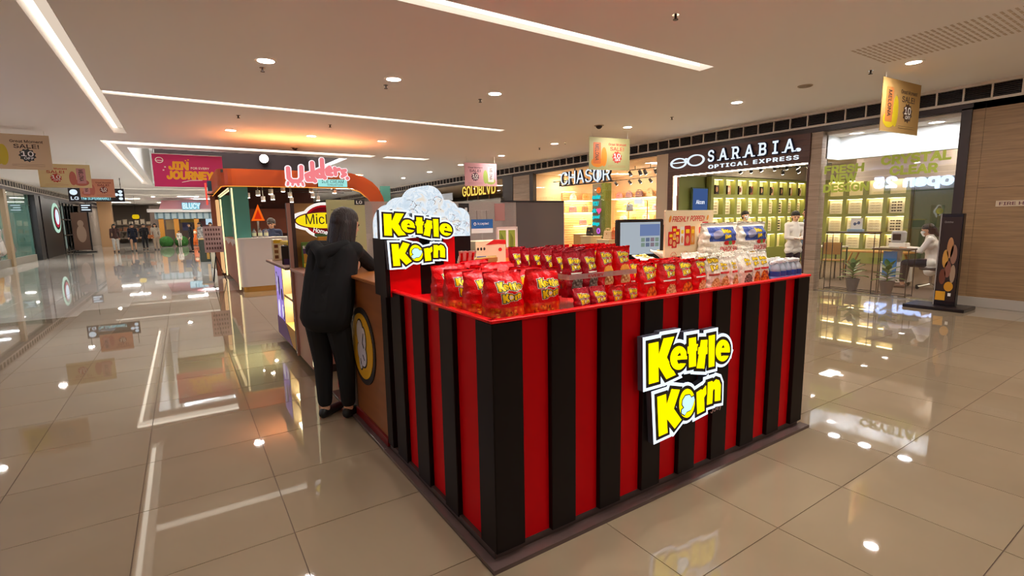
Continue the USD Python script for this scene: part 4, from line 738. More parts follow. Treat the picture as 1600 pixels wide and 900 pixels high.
# ================================================================ SIGNS AND FITTINGS ON THE RIGHT SHOPS
sign_white = glow('sign_white', '#e6f2ff', 1.05 * LIT); sign_edge = M('sign_edge', '#1d2a4a', .4)
def letters(name, label, text, y0, y1, z0, z1, d, bold=True, lit=None, x=XR, serif=False, edge=None, cat='sign', flat=False, slope=0.):
    """channel letters on the right facade, each its own part"""
    t = thing(name, label, cat, (x, y0, z0)); n = len(text); widths = []
    for c in text:
        b = text2(c, 1., bold).bounds if c != ' ' else (0, 0, .3, 1); widths.append(b[2] - b[0])
    gap = (.62 if serif else .12) if len(text) < 12 else .34; tot = sum(widths) + gap * (n - 1); s = (y0 - y1) / tot; u = 0.
    for c, w in zip(text, widths):
        if c != ' ':
            p = text2(c, 1., bold); b = p.bounds; p = affinity.translate(p, -b[0], -max(b[1], -.02)); hgt = (z1 - z0) / max(p.bounds[3], .01)
            p = affinity.scale(p, s, hgt, origin=(0, 0))
            if serif:
                bars = []
                for xx, zz in {'A': ((0, 0), (1, 0)), 'R': ((.12, 0), (.12, 1), (.95, 0)), 'B': ((.12, 0), (.12, 1)), 'I': ((.5, 0), (.5, 1)), 'S': ()}.get(c, ()):
                    W_ = s * w; cx = xx * W_; hw = .045 if c != 'I' else .06; bars.append(sbox(cx - hw, (z1 - z0) * zz - (.022 if zz else 0), cx + hw, (z1 - z0) * zz + (0 if zz else .022)))
                p = union_all([p] + bars)
            if edge: q = part(t, 'letter_side', slab(p.buffer(.012), d, '-x', (0, -u * s, 0)), edge); part(q, 'letter_face', slab(p, .006, '-x', (-d, -u * s, 0)), lit)
            else: part(t, 'letter', slab(p, d, '-x', (0, -u * s, 0)), lit)
        u += w + gap
    return t
t = letters('store_sign', 'large white lit serif letters on the dark wood sign board', 'SARABIA', 7.33, 5.38, 2.735, 2.995, .05, True, sign_white, XR - .1, True, sign_edge)
part(t, 'dot', slab(ell(0, 0, .04, .035), .05, '-x', (0, -2.02, .03)), sign_white)
letters('store_sign', 'small white block letters under the larger serif store letters', 'OPTICAL EXPRESS', 7.33, 5.3, 2.58, 2.665, .03, True, sign_white, XR - .1)
t = thing('spectacles_emblem', 'white lit outline of spectacles left of the store letters', 'sign', (XR - .1, 7.95, 2.8))
ring = lambda cx, rx, rz: ell(cx, 0, rx, rz).difference(ell(cx, 0, rx - .035, rz - .03))
part(t, 'left_lens', slab(ring(-.22, .235, .125), .04, '-x', (0, 0, -.01)), sign_white); part(t, 'right_lens', slab(ring(.27, .235, .135), .04, '-x', (0, 0, .01)), sign_white)
part(t, 'bar', slab(sbox(-.43, -.012, -.02, .012), .04, '-x', (0, 0, -.0)), sign_white); part(t, 'bridge', slab(LineString([(-.03, .03), (.0, .075), (.05, .06)]).buffer(.016), .04, '-x', (0, 0, 0)), sign_white)
# bag shop letters: O with a bar
def letter_centre(text, i, width, gap=.12, bold=False):
    w = [(lambda b: b[2] - b[0])(text2(c, 1., bold).bounds) for c in text]; tot = sum(w) + gap * (len(text) - 1); return -(sum(w[:i]) + gap * i + w[i] / 2) * width / tot
OBAR = letter_centre('CHASOR', 4, 12.78 - 10.55)
t = letters('store_sign', 'white lit letters standing over the bag shop front', 'CHASOR', 12.78, 10.55, 2.57, 2.96, .07, False, sign_white, XR - .02, False, sign_edge)
part(t, 'o_bar', slab(sbox(-.018, -.03, .018, .42), .075, '-x', (0, OBAR, 0)), sign_white)
part(t, 'sign_rail', [bx(-.03, -2.3, -.05, .0, .05, -.015), bx(-.0, -2.12, .05, .02, -2.1, .5), bx(-.0, -.62, .05, .02, -.6, .5)], frame_d)
glow_y = glow('sign_gold', '#ffd75e', 1.1 * LIT)
t = letters('store_sign', 'gold lit letters over the grey hoarding', 'GOLDBLVD', 19.5, 16.75, 2.52, 2.93, .08, True, glow_y, XR - .04, False, M('gold_side', '#8a5a1c', .4)); part(t, 'sign_post', [bx(-.03, -i * .9 - .35, -.2, -.005, -i * .9 - .33, .02) for i in range(3)], M('gold_side', '#8a5a1c', .4))
single('store_sign', bx(XR - .05, 22.6, 2.72, XR - .004, 23.6, 3.08), glow('far_sign', '#ffffff', LIT), 'small blank white lit sign far along the right shops', 'sign')
single('window_poster', bx(XR - .02, 20.7, 2.42, XR + .01, 22.2, 2.75), M('poster_pale', '#c9d2dd', .5), 'pale poster beside the far white lit sign', 'poster')
# window lettering
lime = M('vinyl_lime', '#cbe05e', .5)
t = thing('window_lettering', 'lime green FRESH NEW DESIGN lettering on the optical window', 'lettering', (XR + .02, 4.86, 1.9))
for s_, w, z, dx in (('FRESH', .66, .36, 0), ('NEW', .43, .19, .12), ('DESIGN', .76, .01, 0)): part(t, 'word', slab(affinity.translate(textw(s_, w, .145, True).buffer(.007), dx, z), .003, '-x', (0, 0, 0)), lime)
t = thing('window_lettering', 'lime green CRYSTAL CLEAR lettering on the right half of the optical window', 'lettering', (XR + .02, 3.93, 1.9))
for s_, w, z, dx in (('CRYSTAL', .96, .44, 0), ('CLEAR', .66, .25, .14), ('VISION', .5, .07, .16)):
    if s_ != 'VISION': part(t, 'word', slab(affinity.translate(textw(s_, w, .15, True).buffer(.007), dx, z), .003, '-x', (0, 0, 0)), lime)
t = thing('opposite_sign', 'bluish lit open 25 sign on the opposite shops, mirrored in the optical window', 'sign', (XL, 7.4, 2.5))
part(t, 'letters', slab(textw('open 25', 2.8, .58, True).buffer(.03), .05, '+x', (.05, 0, 0)), glow('opposite_blue', '#a9c4ff', 14 * LIT)); part(t, 'rail', bx(0, -.1, -.1, .06, 2.8, -.04), frame_d)
# fire hose plate
t = thing('fire_hose_sign', 'small pale FIRE HOSE plate on the wood wall', 'sign', (XR, 2.37, 1.565)); part(t, 'plate', bx(-.006, -.52, 0, 0, 0, .09, .002), M('plate', '#c9b49a', .4)); part(t, 'lettering', slab(textw('FIRE HOSE', .44, .05, True), .002, '-x', (-.006, -.04, .02)), M('plate_text', '#6a3c44', .5))
# black standee
t = thing('advert_standee', 'tall black advertising standee with food picture on a flat black base', 'standee', (9.9, 2.78, 0))
part(t, 'base', bx(-.32, -.38, 0, .22, .38, .05, .008), black_gloss); part(t, 'panel', bx(-.05, -.2, .05, .05, .07, 1.47, .006), black_gloss)
part(t, 'picture', bx(-.054, -.185, .12, -.05, .055, 1.42), M('standee_dark', '#2a1710', .4)); part(t, 'side_trim', bx(-.056, .06, .05, -.05, .075, 1.47), M('trim_grey', '#9a9490', .3))
for k, (y, z, ry, rz_, c) in enumerate(((-.06, .95, .05, .16, '#a8764a'), (-.12, .85, .05, .15, '#8d6450'), (.0, .78, .045, .14, '#c08a3a'), (-.05, .62, .05, .13, '#7b4a3a'), (-.13, .55, .04, .14, '#9a8068'), (.02, .5, .05, .12, '#6a3420'))): part(t, 'food', slab(ell(0, 0, ry * .8, rz_), .002, '-x', (-.054, y * .8 - .03, z)), M('food_%d' % k, c, .5))
part(t, 'badge', slab(ell(0, 0, .055, .075), .003, '-x', (-.055, -.1, .35)), M('badge_amber', '#c98a14', .5)); part(t, 'tag', slab(sbox(-.06, 0, .06, .14), .003, '-x', (-.055, -.01, .13)), M('tag_amber', '#d99a1a', .5)); part(t, 'white_mark', slab(sbox(-.018, 0, .018, .05), .003, '-x', (-.055, -.12, .2)), white_print); part(t, 'heading', slab(textw('Gotcha', .1, .03), .002, '-x', (-.054, .02, 1.33)), M('trim_grey', '#9a9490', .3))
# ================================================================ OPTICAL SHOP INSIDE
cream_lit = M('niche_cream', '#efdfae', .6); olive = M('olive', '#8a8f4a', .55); strip_w = glow('niche_light', '#ffe5a8', 5.)
frame_w = [M('portrait_%d' % i, c, .5) for i, c in enumerate(('#3a2a26', '#c8906a', '#e6d6c4', '#8a4a3a', '#20242c', '#d8a888'))]
def niches(f, cols, rows, at, w, tag):
    """display wall of lit niches facing f; cols: start offsets, rows: (z0, z1)"""
    t = thing('display_wall', f'olive green wall of lit display niches, {tag}', 'display wall', at); a, b = min(cols) - .12, max(cols) + w + .12
    g = sbox(a, 0, b, 2.56).difference(union_all([sbox(c, z0, c + w, z1) for c in cols for z0, z1 in rows]))
    part(t, 'grid', slab(g, .18, f, (0, 0, 0)), olive); part(t, 'back_panel', slab(sbox(a, .3, b, 2.6), .02, f, (0, 0, 0)), cream_lit)
    F = np.array(FACE[f], float).T; k = 0
    for c in cols:
        for z0, z1 in rows:
            part(t, 'light_strip', slab(sbox(c + .02, z1 - .012, c + w - .02, z1 - .002), .05, f, tuple(F @ np.array([0, 0, .09]))), strip_w)
    return t
SROWS = ((.52, .92), (1.0, 1.44), (1.54, 1.99), (2.09, 2.49)); scols = [12.15 - 12 + .545 * i for i in range(9)]
niches('-y', scols, SROWS, (12., 8.64, 0), .43, 'left side wall of the optical shop')
bcols = [.05 + .535 * i for i in range(5)]; niches('-x', bcols, ((.44, .88), (.96, 1.4), (1.49, 1.93), (2.04, 2.48)), (17.24, 8.4, 0), .43, 'back wall of the optical shop')
spec = M('spectacle_dark', '#3a2c24', .4); board_m = M('display_board', '#f2e8cc', .6)
def spec_board(f, at, w, h, label, group, dense=1):
    t = thing('spectacles_board', label, 'display board', at, 0, group); part(t, 'board', slab(sbox(.03, 0, w - .03, h), .015, f, (0, 0, 0)), board_m); gl = []
    for r in range(4):
        for c in range(2 if dense else 1):
            x, z = .1 + c * .14, .06 + r * h / 4.4; one = union_all([ell(x, z, .028, .02), ell(x + .062, z, .028, .02), sbox(x, z + .006, x + .06, z + .014)])
            if dense < 2: one = union_all([ell(x, z, .028, .02).difference(ell(x, z, .021, .013)), ell(x + .062, z, .028, .02).difference(ell(x + .062, z, .021, .013)), sbox(x + .02, z + .006, x + .04, z + .012)])
            gl.append(slab(one, .01, f, tuple(np.array(FACE[f], float).T @ np.array([0, 0, .015]))))
    part(t, 'spectacles', gl, spec if dense > 1 else M('spectacle_pale', '#b5a07c', .4), kind='stuff'); return t
struct('wall_panel', bx(17.18, -.8, 0, 17.24, 5.6, 2.56), dgreen)
word = ['lowest', 'second lowest', 'third', 'top']
for i, c in enumerate(scols):
    for r, (z0, z1) in enumerate(SROWS):
        if r == 3:
            t = thing('portrait', f'framed portrait, {ORD[i]} from the left in the top row of the side wall', 'picture', (12 + c + .02, 8.52, z0), 0, 'portraits in the niches')
            part(t, 'panel', bx(0, -.02, 0, .26, 0, .24), frame_w[i % 6]); part(t, 'face', slab(ell(.16, .13, .05, .07), .004, '-y', (0, -.02, 0)), frame_w[(i + 1) % 6]); part(t, 'edge', bx(-.002, -.1, 0, .0, -.0, .24), dark_brown)
        elif r: spec_board('-y', (12 + c, 8.6, z0 + .01), .43, .36, f'spectacles board, {ORD[i]} from the left in the {word[r]} row of the side wall', 'spectacles boards', 2 if i == 6 else 1)
for i, c in enumerate(bcols):
    for r, z0 in ((1, .96), (2, 1.49), (0, .44)):
        if c > 3.9: continue
        spec_board('-x', (17.2, 8.4 - c, z0 + .01), .43, .36, f'spectacles board, {ORD[i]} from the left in the {word[r]} row of the back wall', 'spectacles boards', 2 if i in (4,) else 1)
# wall screen
t = thing('wall_screen', 'blue lit screen on the side wall of the optical shop', 'screen', (11.35, 8.6, 1.2)); part(t, 'case', bx(0, -.05, 0, .68, 0, 1.06), dgreen); part(t, 'display', bx(.03, -.055, .03, .65, -.05, 1.03), glow('screen_blue', '#5d7fc4', .45 * LIT)); part(t, 'lettering', slab(textw('Alcon', .36, .11, True), .003, '-y', (.16, -.055, .62)), glow('screen_text', '#f2f6ff', LIT)); part(t, 'lettering', slab(textw('life', .2, .06, True), .003, '-y', (.25, -.055, .24)), glow('screen_text', '#f2f6ff', LIT))
def track_spot(parent, x, y, z, d, m=black_matt, r=.045, L=.1, lit=None):
    d = np.array(d, float); d /= np.linalg.norm(d); p = V(x, y, z - .09)
    s = part(parent, 'spot', [tube([(x, y, z), (x, y, z - .09)], .008, 6), tube([p - d * L * .5, p + d * L * .5], [r * .8, r], 12)], m, world=True)
    part(s, 'lamp', tube([p + d * L * .5, p + d * (L * .5 + .006)], r * .85, 12), lit or glow('track_lamp', '#fff2d8', TRACK), world=True)
for j, (y0, y1, x, spots) in enumerate(((6.6, 7.95, 12.2, (6.85, 7.2, 7.45, 7.75)), (5.9, 6.7, 12.2, (6.05, 6.3, 6.55)), (6.2, 7.6, 13.6, (6.5, 7., 7.4)))):
    t = thing('track_light', f'black ceiling track with spotlights in the optical shop, {("left", "right", "rear")[j]} one', 'track light', (x, y0, 2.95))
    part(t, 'rail', bx(x - .015, y0, 2.72, x + .015, y1, 2.745), black_matt, world=True); part(t, 'rod', [tube([(x, y, 2.74), (x, y, 3.0)], .008, 6) for y in (y0 + .1, y1 - .1)], black_matt, world=True)
    for k, y in enumerate(spots): track_spot(t, x, y, 2.72, (.5, .25 * (-1) ** k, -.8))
iron = M('black_iron', '#2a211c', .45); oak = M('oak', '#b9853f', .5); top_m = M('table_top', '#4a3628', .4); top_w = M('table_white', '#ddd6c8', .4)
def frame_table(label, x0, x1, y0, y1, h, top, th=.025):
    t = thing('console_table', label, 'table', ((x0 + x1) / 2, (y0 + y1) / 2, 0)); part(t, 'top', bx(x0, y0, h - th, x1, y1, h, .003), top, world=True); r = .008
    for x in (x0 + .02, x1 - .02):
        for y in (y0 + .02, y1 - .02): part(t, 'leg', tube([(x, y, 0), (x, y, h - th)], r, 6), iron, world=True)
    part(t, 'stretcher', [tube([(x, y0 + .02, .02), (x, y1 - .02, .02)], r * .9, 6) for x in (x0 + .02, x1 - .02)] + [tube([(x0 + .02, y, .02), (x1 - .02, y, .02)], r * .9, 6) for y in (y0 + .02, y1 - .02)], iron, world=True); return t
frame_table('tall thin-legged iron table behind the optical window, left one', 10.72, 11.0, 4.04, 4.9, 1.15, top_m)
frame_table('low thin-legged iron table behind the optical window, right one', 10.6, 10.95, 3.46, 4.03, .86, top_m)
for i, (y, lb) in enumerate(((4.4, 'left'), (3.83, 'right'))):
    t = thing('potted_plant', f'green leafy plant in a grey tapered pot behind the optical window, {lb} one', 'plant', (10.8, y, 0))
    part(t, 'pot', lathe([(0, 0), (.075, 0), (.125, .25), (.11, .25), (.1, .22), (0, .22)], 24), M('pot_grey', '#6f6460', .6), smooth=40); part(t, 'soil', cyl(0, 0, .2, .225, .1, 16), M('soil', '#2d2018', .9))
    rg = random.Random(20 + i); stem = part(t, 'stem', tube([(0, 0, .2), (.01, 0, .4), (0, .01, .5)], [.012, .009, .004], 6), M('stem', '#5c6a2c', .6)); lm = [M('leaf_a', '#4f7a34', .4), M('leaf_b', '#86a25a', .4)]
    for k in range(17):
        a = k * 2.4 + rg.uniform(-.3, .3); L = .3 - .007 * k + rg.uniform(-.02, .02); z0 = .25 + .016 * k; el = .25 + .055 * k; u = np.linspace(0, 1, 7); wv = .045 * np.sin(np.pi * u ** .8) + .002
        c, s = math.cos(a), math.sin(a); R = u * L * math.cos(el * .8); Z = z0 + u * L * math.sin(el) - .1 * u ** 2 * (1 - .04 * k); vs = []
        for q in range(7):
            for e in (-1, 0, 1): vs.append((c * R[q] - s * e * wv[q], s * R[q] + c * e * wv[q], Z[q] + .012 * abs(e)))
        vs = np.array(vs); fs = []
        for q in range(6):
            for e in range(2): b = q * 3 + e; fs += [(b, b + 1, b + 4), (b, b + 4, b + 3)]
        lo = vs - V(0, 0, .003); allv = np.vstack([vs, lo]); n0 = len(vs); ff = np.array(fs); allf = np.vstack([ff, ff[:, ::-1] + n0])
        part(t, 'leaf', trimesh.Trimesh(allv, allf, process=False), lm[k % 2], smooth=True)
t = thing('sign_card', 'small white card with spectacles drawing on the tall iron table', 'card', (10.85, 4.42, 1.15)); part(t, 'card', bx(-.003, -.1, 0, .003, .1, .26), white_print); part(t, 'drawing', slab(union_all([ell(-.03, .15, .025, .03), ell(.035, .17, .025, .03), sbox(-.02, .15, .02, .165)]), .002, '-x', (-.003, 0, 0)), M('card_blue2', '#4a6088', .5)); part(t, 'base', bx(-.05, -.12, 0, .05, .14, .05, .004), M('base_blue', '#8fb0c8', .4))
def cafe_chair(label, x, y, rz, src=[]):
    if src: return dup(src[0], 'chair', (x, y, 0), rz, label)
    t = thing('chair', label, 'chair', (x, y, 0), rz, 'wood and iron chairs in the optical shop')
    part(t, 'seat', bx(-.2, -.2, .43, .2, .2, .455, .006), oak); part(t, 'backrest', bx(-.19, .17, .58, .19, .19, .85, .006), oak)
    for s in (-1, 1):
        part(t, 'leg', tube([(s * .19, -.19, .43), (s * .2, -.2, 0), (s * .2, .2, 0)], .011, 6), iron); part(t, 'leg', tube([(s * .2, .22, 0.01), (s * .18, .19, .5), (s * .18, .2, .86)], .011, 6), iron)
    src.append(t); return t
cafe_chair('wood and iron chair left of the window, nearer to the pillar', 12.6, 6.15, 75); cafe_chair('wood and iron chair seen through the window beside the white table', 12.55, 5.55, 105); cafe_chair('wood and iron chair behind the seated woman in white', 13.4, 3.5, -80)
t = thing('meeting_table', 'white topped table with iron legs beside the wood chairs', 'table', (12.9, 5.95, 0)); part(t, 'top', bx(-.3, -.45, .71, .3, .45, .74, .004), top_w)
for sx in (-1, 1):
    for sy in (-1, 1): part(t, 'leg', bx(sx * .27 - .012, sy * .42 - .012, 0, sx * .27 + .012, sy * .42 + .012, .71), iron)
t = thing('bench', 'oak bench with slanted legs against the display wall', 'bench', (14.8, 5.5, 0)); part(t, 'seat', bx(-.25, -.75, .5, .25, .75, .54, .006), oak)
for sy in (-1, 1):
    for sx in (-1, 1): part(t, 'leg', tube([(sx * .2, sy * .5, .5), (sx * .22, sy * .68, 0)], .022, 8), oak)
t = thing('eye_test_desk', 'white wheeled eye test desk in front of the seated woman', 'desk', (12.3, 4.05, 0)); part(t, 'top', bx(-.3, -.1, .76, .3, .55, .79, .004), top_w); part(t, 'cabinet', bx(-.2, -.05, .08, .2, .4, .5, .01), white_plastic); part(t, 'blue_panel', bx(-.21, .1, .2, -.2, .34, .72), M('panel_blue', '#3d86c6', .4)); part(t, 'column', bx(-.06, .1, .5, .06, .25, .76), white_plastic)
for sx in (-1, 1): part(t, 'caster', tube([(sx * .15 - .02, 0, .04), (sx * .15 + .02, 0, .04)], .04, 12), black_matt); part(t, 'caster', tube([(sx * .15 - .02, .35, .04), (sx * .15 + .02, .35, .04)], .04, 12), black_matt)
t = thing('eye_test_machine', 'white eye test machine standing on the wheeled desk', 'machine', (12.3, 4.25, .79)); part(t, 'body', bx(-.12, -.2, 0, .12, .1, .1, .02), white_plastic); part(t, 'head', bx(-.1, -.15, .1, .08, .08, .34, .03), M('machine_grey', '#b9bcc0', .4)); part(t, 'screen', bx(-.105, -.1, .15, -.1, .04, .28), black_gloss)
coat_w = M('coat_white', '#efe9e2', .8)
seat = dict(hipl=(-.09, 0, .52), hipr=(.09, 0, .52), pel=(0, -.02, .55), wai=(0, -.01, .68), che=(0, .02, .88), nek=(0, .05, 1.03), hed=(0, .1, 1.16), shol=(-.165, .03, .98), shor=(.165, .03, .98), knel=(-.1, .4, .5), kner=(.1, .4, .5), ankl=(-.1, .42, .1), ankr=(.1, .42, .1), toel=(-.1, .56, .04), toer=(.1, .56, .04), elbl=(-.2, .15, .76), elbr=(.2, .15, .76), wril=(-.1, .36, .8), wrir=(.1, .36, .8), hndl=(.2, 1, 0), hndr=(-.2, 1, 0), look=(0, 1, -.2))
person('person', 'seated woman in white coat and dark trousers at the eye test desk', (12.2, 3.62), 10, seat, 1.58, coat_w, '#2a2028', '#8a6a5a', 'tail', mask=True, group=None, coat=1.6)
t = thing('stool', 'black wheeled stool under the seated woman in white', 'stool', (12.2, 3.6, 0)); part(t, 'seat', lathe([(0, .38), (.19, .38), (.2, .4), (.19, .43), (0, .44)], 24), black_matt, smooth=40); part(t, 'post', tube([(0, 0, .1), (0, 0, .38)], .025, 10), chrome)
for k in range(5): a = k * 1.2566; part(t, 'foot', tube([(0, 0, .1), (.24 * math.cos(a), .24 * math.sin(a), .05)], .016, 6), chrome); part(t, 'caster', tube([(.24 * math.cos(a) - .015, .24 * math.sin(a), .03), (.24 * math.cos(a) + .015, .24 * math.sin(a), .03)], .03, 10), black_matt)
person('person', 'standing woman in white coat and dark trousers by the optical entrance', (11.45, 5.9), 150, dict(wrir=(.02, .22, .98), elbr=(.2, .05, 1.02), wril=(-.02, .2, 1.0), elbl=(-.2, .05, 1.02), hndr=(-1, .3, .1), hndl=(1, .3, -.1), look=(.3, 1, -.2)), 1.56, coat_w, '#33202a', '#1a1416', 'tail', coat=1.1)
person('person', 'man in blue shirt and dark trousers half hidden by the wood pillar', (12.15, 5.95), 40, dict(wril=(-.1, .25, .98), hndl=(.5, 1, 0)), 1.65, '#5d7a9a', '#23222c', sleeves='short')
person('person', 'staff member in cream shirt bending over behind the blue snack bags', (12.3, 7.62), 160, None, 1.6, '#d8b890', '#3a2a24', mask=True)
# ================================================================ BAG SHOP INSIDE
shelf_w = M('shelf_pale', '#f4e2c0', .5); slat_w = M('slat_wall', '#d9a876', .5)
sw_ = thing('slat_wall', 'peach slatted display wall at the back of the bag shop', 'display wall', (14.2, 13, 0))
for i in range(24): part(sw_, 'slat', bx(14.2, 11.3, .4 + i * .085, 14.28, 14.25, .4 + i * .085 + .075), slat_w, world=True)
sw2_ = thing('slat_wall', 'peach slatted display wall on the left side of the bag shop', 'display wall', (12.4, 14.4, 0))
for i in range(24): part(sw2_, 'slat', bx(11.7, 14.4, .4 + i * .085, 14.0, 14.48, .4 + i * .085 + .075), slat_w, world=True)
def shop_shelf(label, x0, x1, y0, y1, z):
    t = thing('shelf', label, 'shelf', ((x0 + x1) / 2, (y0 + y1) / 2, z)); part(t, 'board', bx(x0, y0, z - .03, x1, y1, z, .003), shelf_w, world=True); part(t, 'light_strip', bx(x0 + .01, y0 + .01, z - .036, x1 - .01, y1 - .01, z - .03), glow('shelf_glow', '#ffdca0', 6.), world=True); return t
def handbag(label, x, y, z, rz, c, w=.3, h=.2, d=.12, pr=None, group='handbags on the bag shop shelves'):
    t = thing('handbag', label, 'handbag', (x, y, z), rz, group); body = bx(-w / 2, -d / 2, 0, w / 2, d / 2, h, .03); v = body.vertices; v[:, 0] *= 1 - .16 * v[:, 2] / h; v[:, 1] *= 1 - .3 * v[:, 2] / h
    m = M('bag_' + c.strip('#'), c, .45); part(t, 'body', body, m); a = np.linspace(0, np.pi, 9)
    for s in (-1, 1): part(t, 'handle', tube(np.c_[.26 * w * np.cos(a), np.full(9, s * d * .25), h + .3 * h * np.sin(a) - .005], .008, 6), m)
    part(t, 'clasp', bx(-.02, -d * .37 - .012, h * .55, .02, -d * .36, h * .7), M('gold', '#d8a84a', .3, 1.)); part(t, 'band', bx(-w * .44, -d * .46, h * .2, w * .44, -d * .40, h * .28), M('band_' + c.strip('#'), pr or '#f0e4d0', .5)); return t
shelves = [('upper shelf on the back wall of the bag shop', 13.85, 14.2, 11.6, 14.1, 2.22, 0), ('middle right shelf on the back wall of the bag shop', 13.85, 14.2, 11.7, 12.4, 1.74, 0), ('middle centre shelf on the back wall of the bag shop', 13.85, 14.2, 12.5, 13., 1.86, 0), ('middle left shelf on the back wall of the bag shop', 13.85, 14.2, 13.15, 13.8, 1.77, 0), ('lower shelf on the back wall of the bag shop', 13.85, 14.2, 11.7, 13.9, 1.36, 0), ('upper shelf on the left wall of the bag shop', 11.75, 12.95, 14.05, 14.4, 2.16, 1), ('middle shelf on the left wall of the bag shop', 11.75, 13.5, 14.05, 14.4, 1.72, 1), ('lower shelf on the left wall of the bag shop', 12.2, 13.5, 14.05, 14.4, 1.25, 1)]
cols_ = ['#c9889a', '#8a6a7a', '#6a4a52', '#b9a27a', '#5a463c', '#d88aa8', '#e8c8a0', '#d6b48a', '#f0d8b0', '#c08a5a', '#e6b0b8', '#a87848', '#f2e2c8', '#d8a060', '#b87a8a', '#7a5a4a']
q = 0
for lb, x0, x1, y0, y1, z, side in shelves:
    shop_shelf(lb, x0, x1, y0, y1, z); L = (x1 - x0) if side else (y1 - y0); n = max(1, int(L / .5))
    for i in range(n):
        u = (i + .5) / n; x, y, rz = ((x0 + u * (x1 - x0), 14.22, 0) if side else (14.03, y1 - u * (y1 - y0), -90)); handbag(f'{("pink", "mauve", "plum", "tan", "brown", "rose", "cream", "sand")[cols_.index(cols_[q % 16]) % 8]} handbag, {ORD[i]} from the left on the {lb.replace(" of the bag shop", "")}', x, y, z, rz, cols_[q % 16], .3 + .03 * (q % 3), .18 + .02 * (q % 4)); q += 1
# neon column
t = thing('neon_column', 'grey and green column with turquoise neon writing in the bag shop', 'column', (12.3, 12.95, 0)); part(t, 'grey_side', bx(-.15, -.1, 0, .15, .34, 2.68), M('neon_grey', '#5d584c', .6)); part(t, 'green_side', bx(-.14, -.28, 0, .15, -.1, 2.68), M('moss', '#5d6a20', .8, bump=(30, .8, .03)))
neon_t, neon_o, neon_p = glow('neon_teal', '#17d8dc', 1.0 * LIT), glow('neon_orange', '#ff7a1c', 1.0 * LIT), glow('neon_pink', '#ff5aa0', 1.0 * LIT)
for i, (s_, w) in enumerate((('make', .4), ('YOU', .3), ('do', .22), ('good', .36), ('things', .36))): part(t, 'neon_word', slab(textw(s_, w, .16, True, 10), .02, '-x', (-.17, .33, 2.15 - i * .235)), neon_t)
part(t, 'neon_smile', slab(ell(0, 0, .1, .1).difference(LineString([(-.05, -.02), (0, -.05), (.05, -.02)]).buffer(.014)), .02, '-x', (-.17, .0, 2.45)), neon_o); part(t, 'neon_heart', slab(union_all([ell(-.05, .02, .06, .06), ell(.05, .02, .06, .06), Polygon([(-.1, .0), (.1, .0), (0, -.12)])]), .02, '-x', (-.17, -.02, 1.75)), neon_p); part(t, 'neon_ring', slab(ell(0, 0, .08, .1).difference(ell(0, 0, .04, .06)), .02, '-x', (-.17, .0, 1.05)), glow('neon_violet', '#d86af0', LIT))
# clothes rail frame and counter goods
t = thing('display_rack', 'thin brass display rack with a small white sign in the bag shop', 'rack', (11.6, 10.7, 0)); brass = M('brass', '#d8a858', .35, .8)
part(t, 'frame', [tube([(0, .35, 0), (0, .35, 1.95), (0, -.4, 1.98), (0, -.4, 0)], .014, 6), tube([(0, .45, 1.7), (0, .0, 1.7)], .01, 6)], brass); part(t, 'sign_card', bx(-.01, -.2, 1.9, .01, .12, 2.04), glow('card_lit', '#ffffff', .9 * LIT)); part(t, 'foot', [bx(-.15, .33, 0, .15, .37, .02), bx(-.15, -.42, 0, .15, -.38, .02)], brass)
handbag('white and blue handbag on the brass display rack', 11.6, 11.0, 1.705, -90, '#cfe0f0', .26, .2)
for i, (x, y, w, h, c, lb) in enumerate(((11.6, 12.75, .5, .9, '#cbb48a', 'cream plinth in the bag shop window, left'), (11.7, 12.0, .55, .8, '#d9c4a0', 'cream plinth in the bag shop window, right'), (12.0, 13.6, .5, .95, '#b8925a', 'tan plinth at the back left of the bag shop'))):
    t = thing('plinth', lb, 'plinth', (x, y, 0)); part(t, 'block', bx(-w / 2, -w / 2, 0, w / 2, w / 2, h - .02, .006), M('plinth_' + c[1:], c, .6)); part(t, 'top', bx(-w / 2 - .02, -w / 2 - .02, h - .02, w / 2 + .02, w / 2 + .02, h, .004), shelf_w)
handbag('black handbag on the left cream plinth', 11.55, 12.75, .9, -80, '#241c1e', .3, .3, .12); handbag('cream handbag on the right cream plinth', 11.65, 12.0, .8, -95, '#d9c09a', .4, .28, .12); handbag('orange handbag beside the cream handbag', 11.7, 11.75, .8, -70, '#d86a2a', .2, .3, .12)
for i, y in enumerate((10.3, 10.9)):
    t = thing('track_light', f'black track with spotlights in the bag shop, {("right", "left")[i]} of two near the glass', 'track light', (11.7, y, 3.0)); part(t, 'rail', bx(11.69, y - .35, 2.93, 11.71, y + .35, 2.95), black_matt, world=True); part(t, 'rod', tube([(11.7, y, 2.95), (11.7, y, 3.05)], .01, 6), black_matt, world=True)
    for k in (-.2, .2): track_spot(t, 11.7, y + k, 2.93, (.6, .1, -.7), r=.055, L=.14)
t = thing('track_light', 'long black track with six spotlights before the back wall of the bag shop', 'track light', (12.9, 12, 2.9)); part(t, 'rail', bx(12.89, 10.5, 2.78, 12.91, 14.2, 2.8), black_matt, world=True); part(t, 'rod', [tube([(12.9, y, 2.8), (12.9, y, 3.05)], .008, 6) for y in (10.7, 14.)], black_matt, world=True)
for y in (10.9, 11.35, 11.8, 12.25, 12.9, 13.5): track_spot(t, 12.9, y, 2.78, (.7, .0, -.6), r=.05, L=.13)
t = thing('track_light', 'short black track with two spotlights at the left of the bag shop glass', 'track light', (11.2, 13.5, 2.9)); part(t, 'rail', bx(11.19, 13.1, 2.78, 11.21, 14.3, 2.8), black_matt, world=True); part(t, 'rod', tube([(11.2, 13.7, 2.8), (11.2, 13.7, 3.05)], .008, 6), black_matt, world=True)
for y in (13.3, 13.9): track_spot(t, 11.2, y, 2.78, (.4, .4, -.7), r=.05, L=.13)
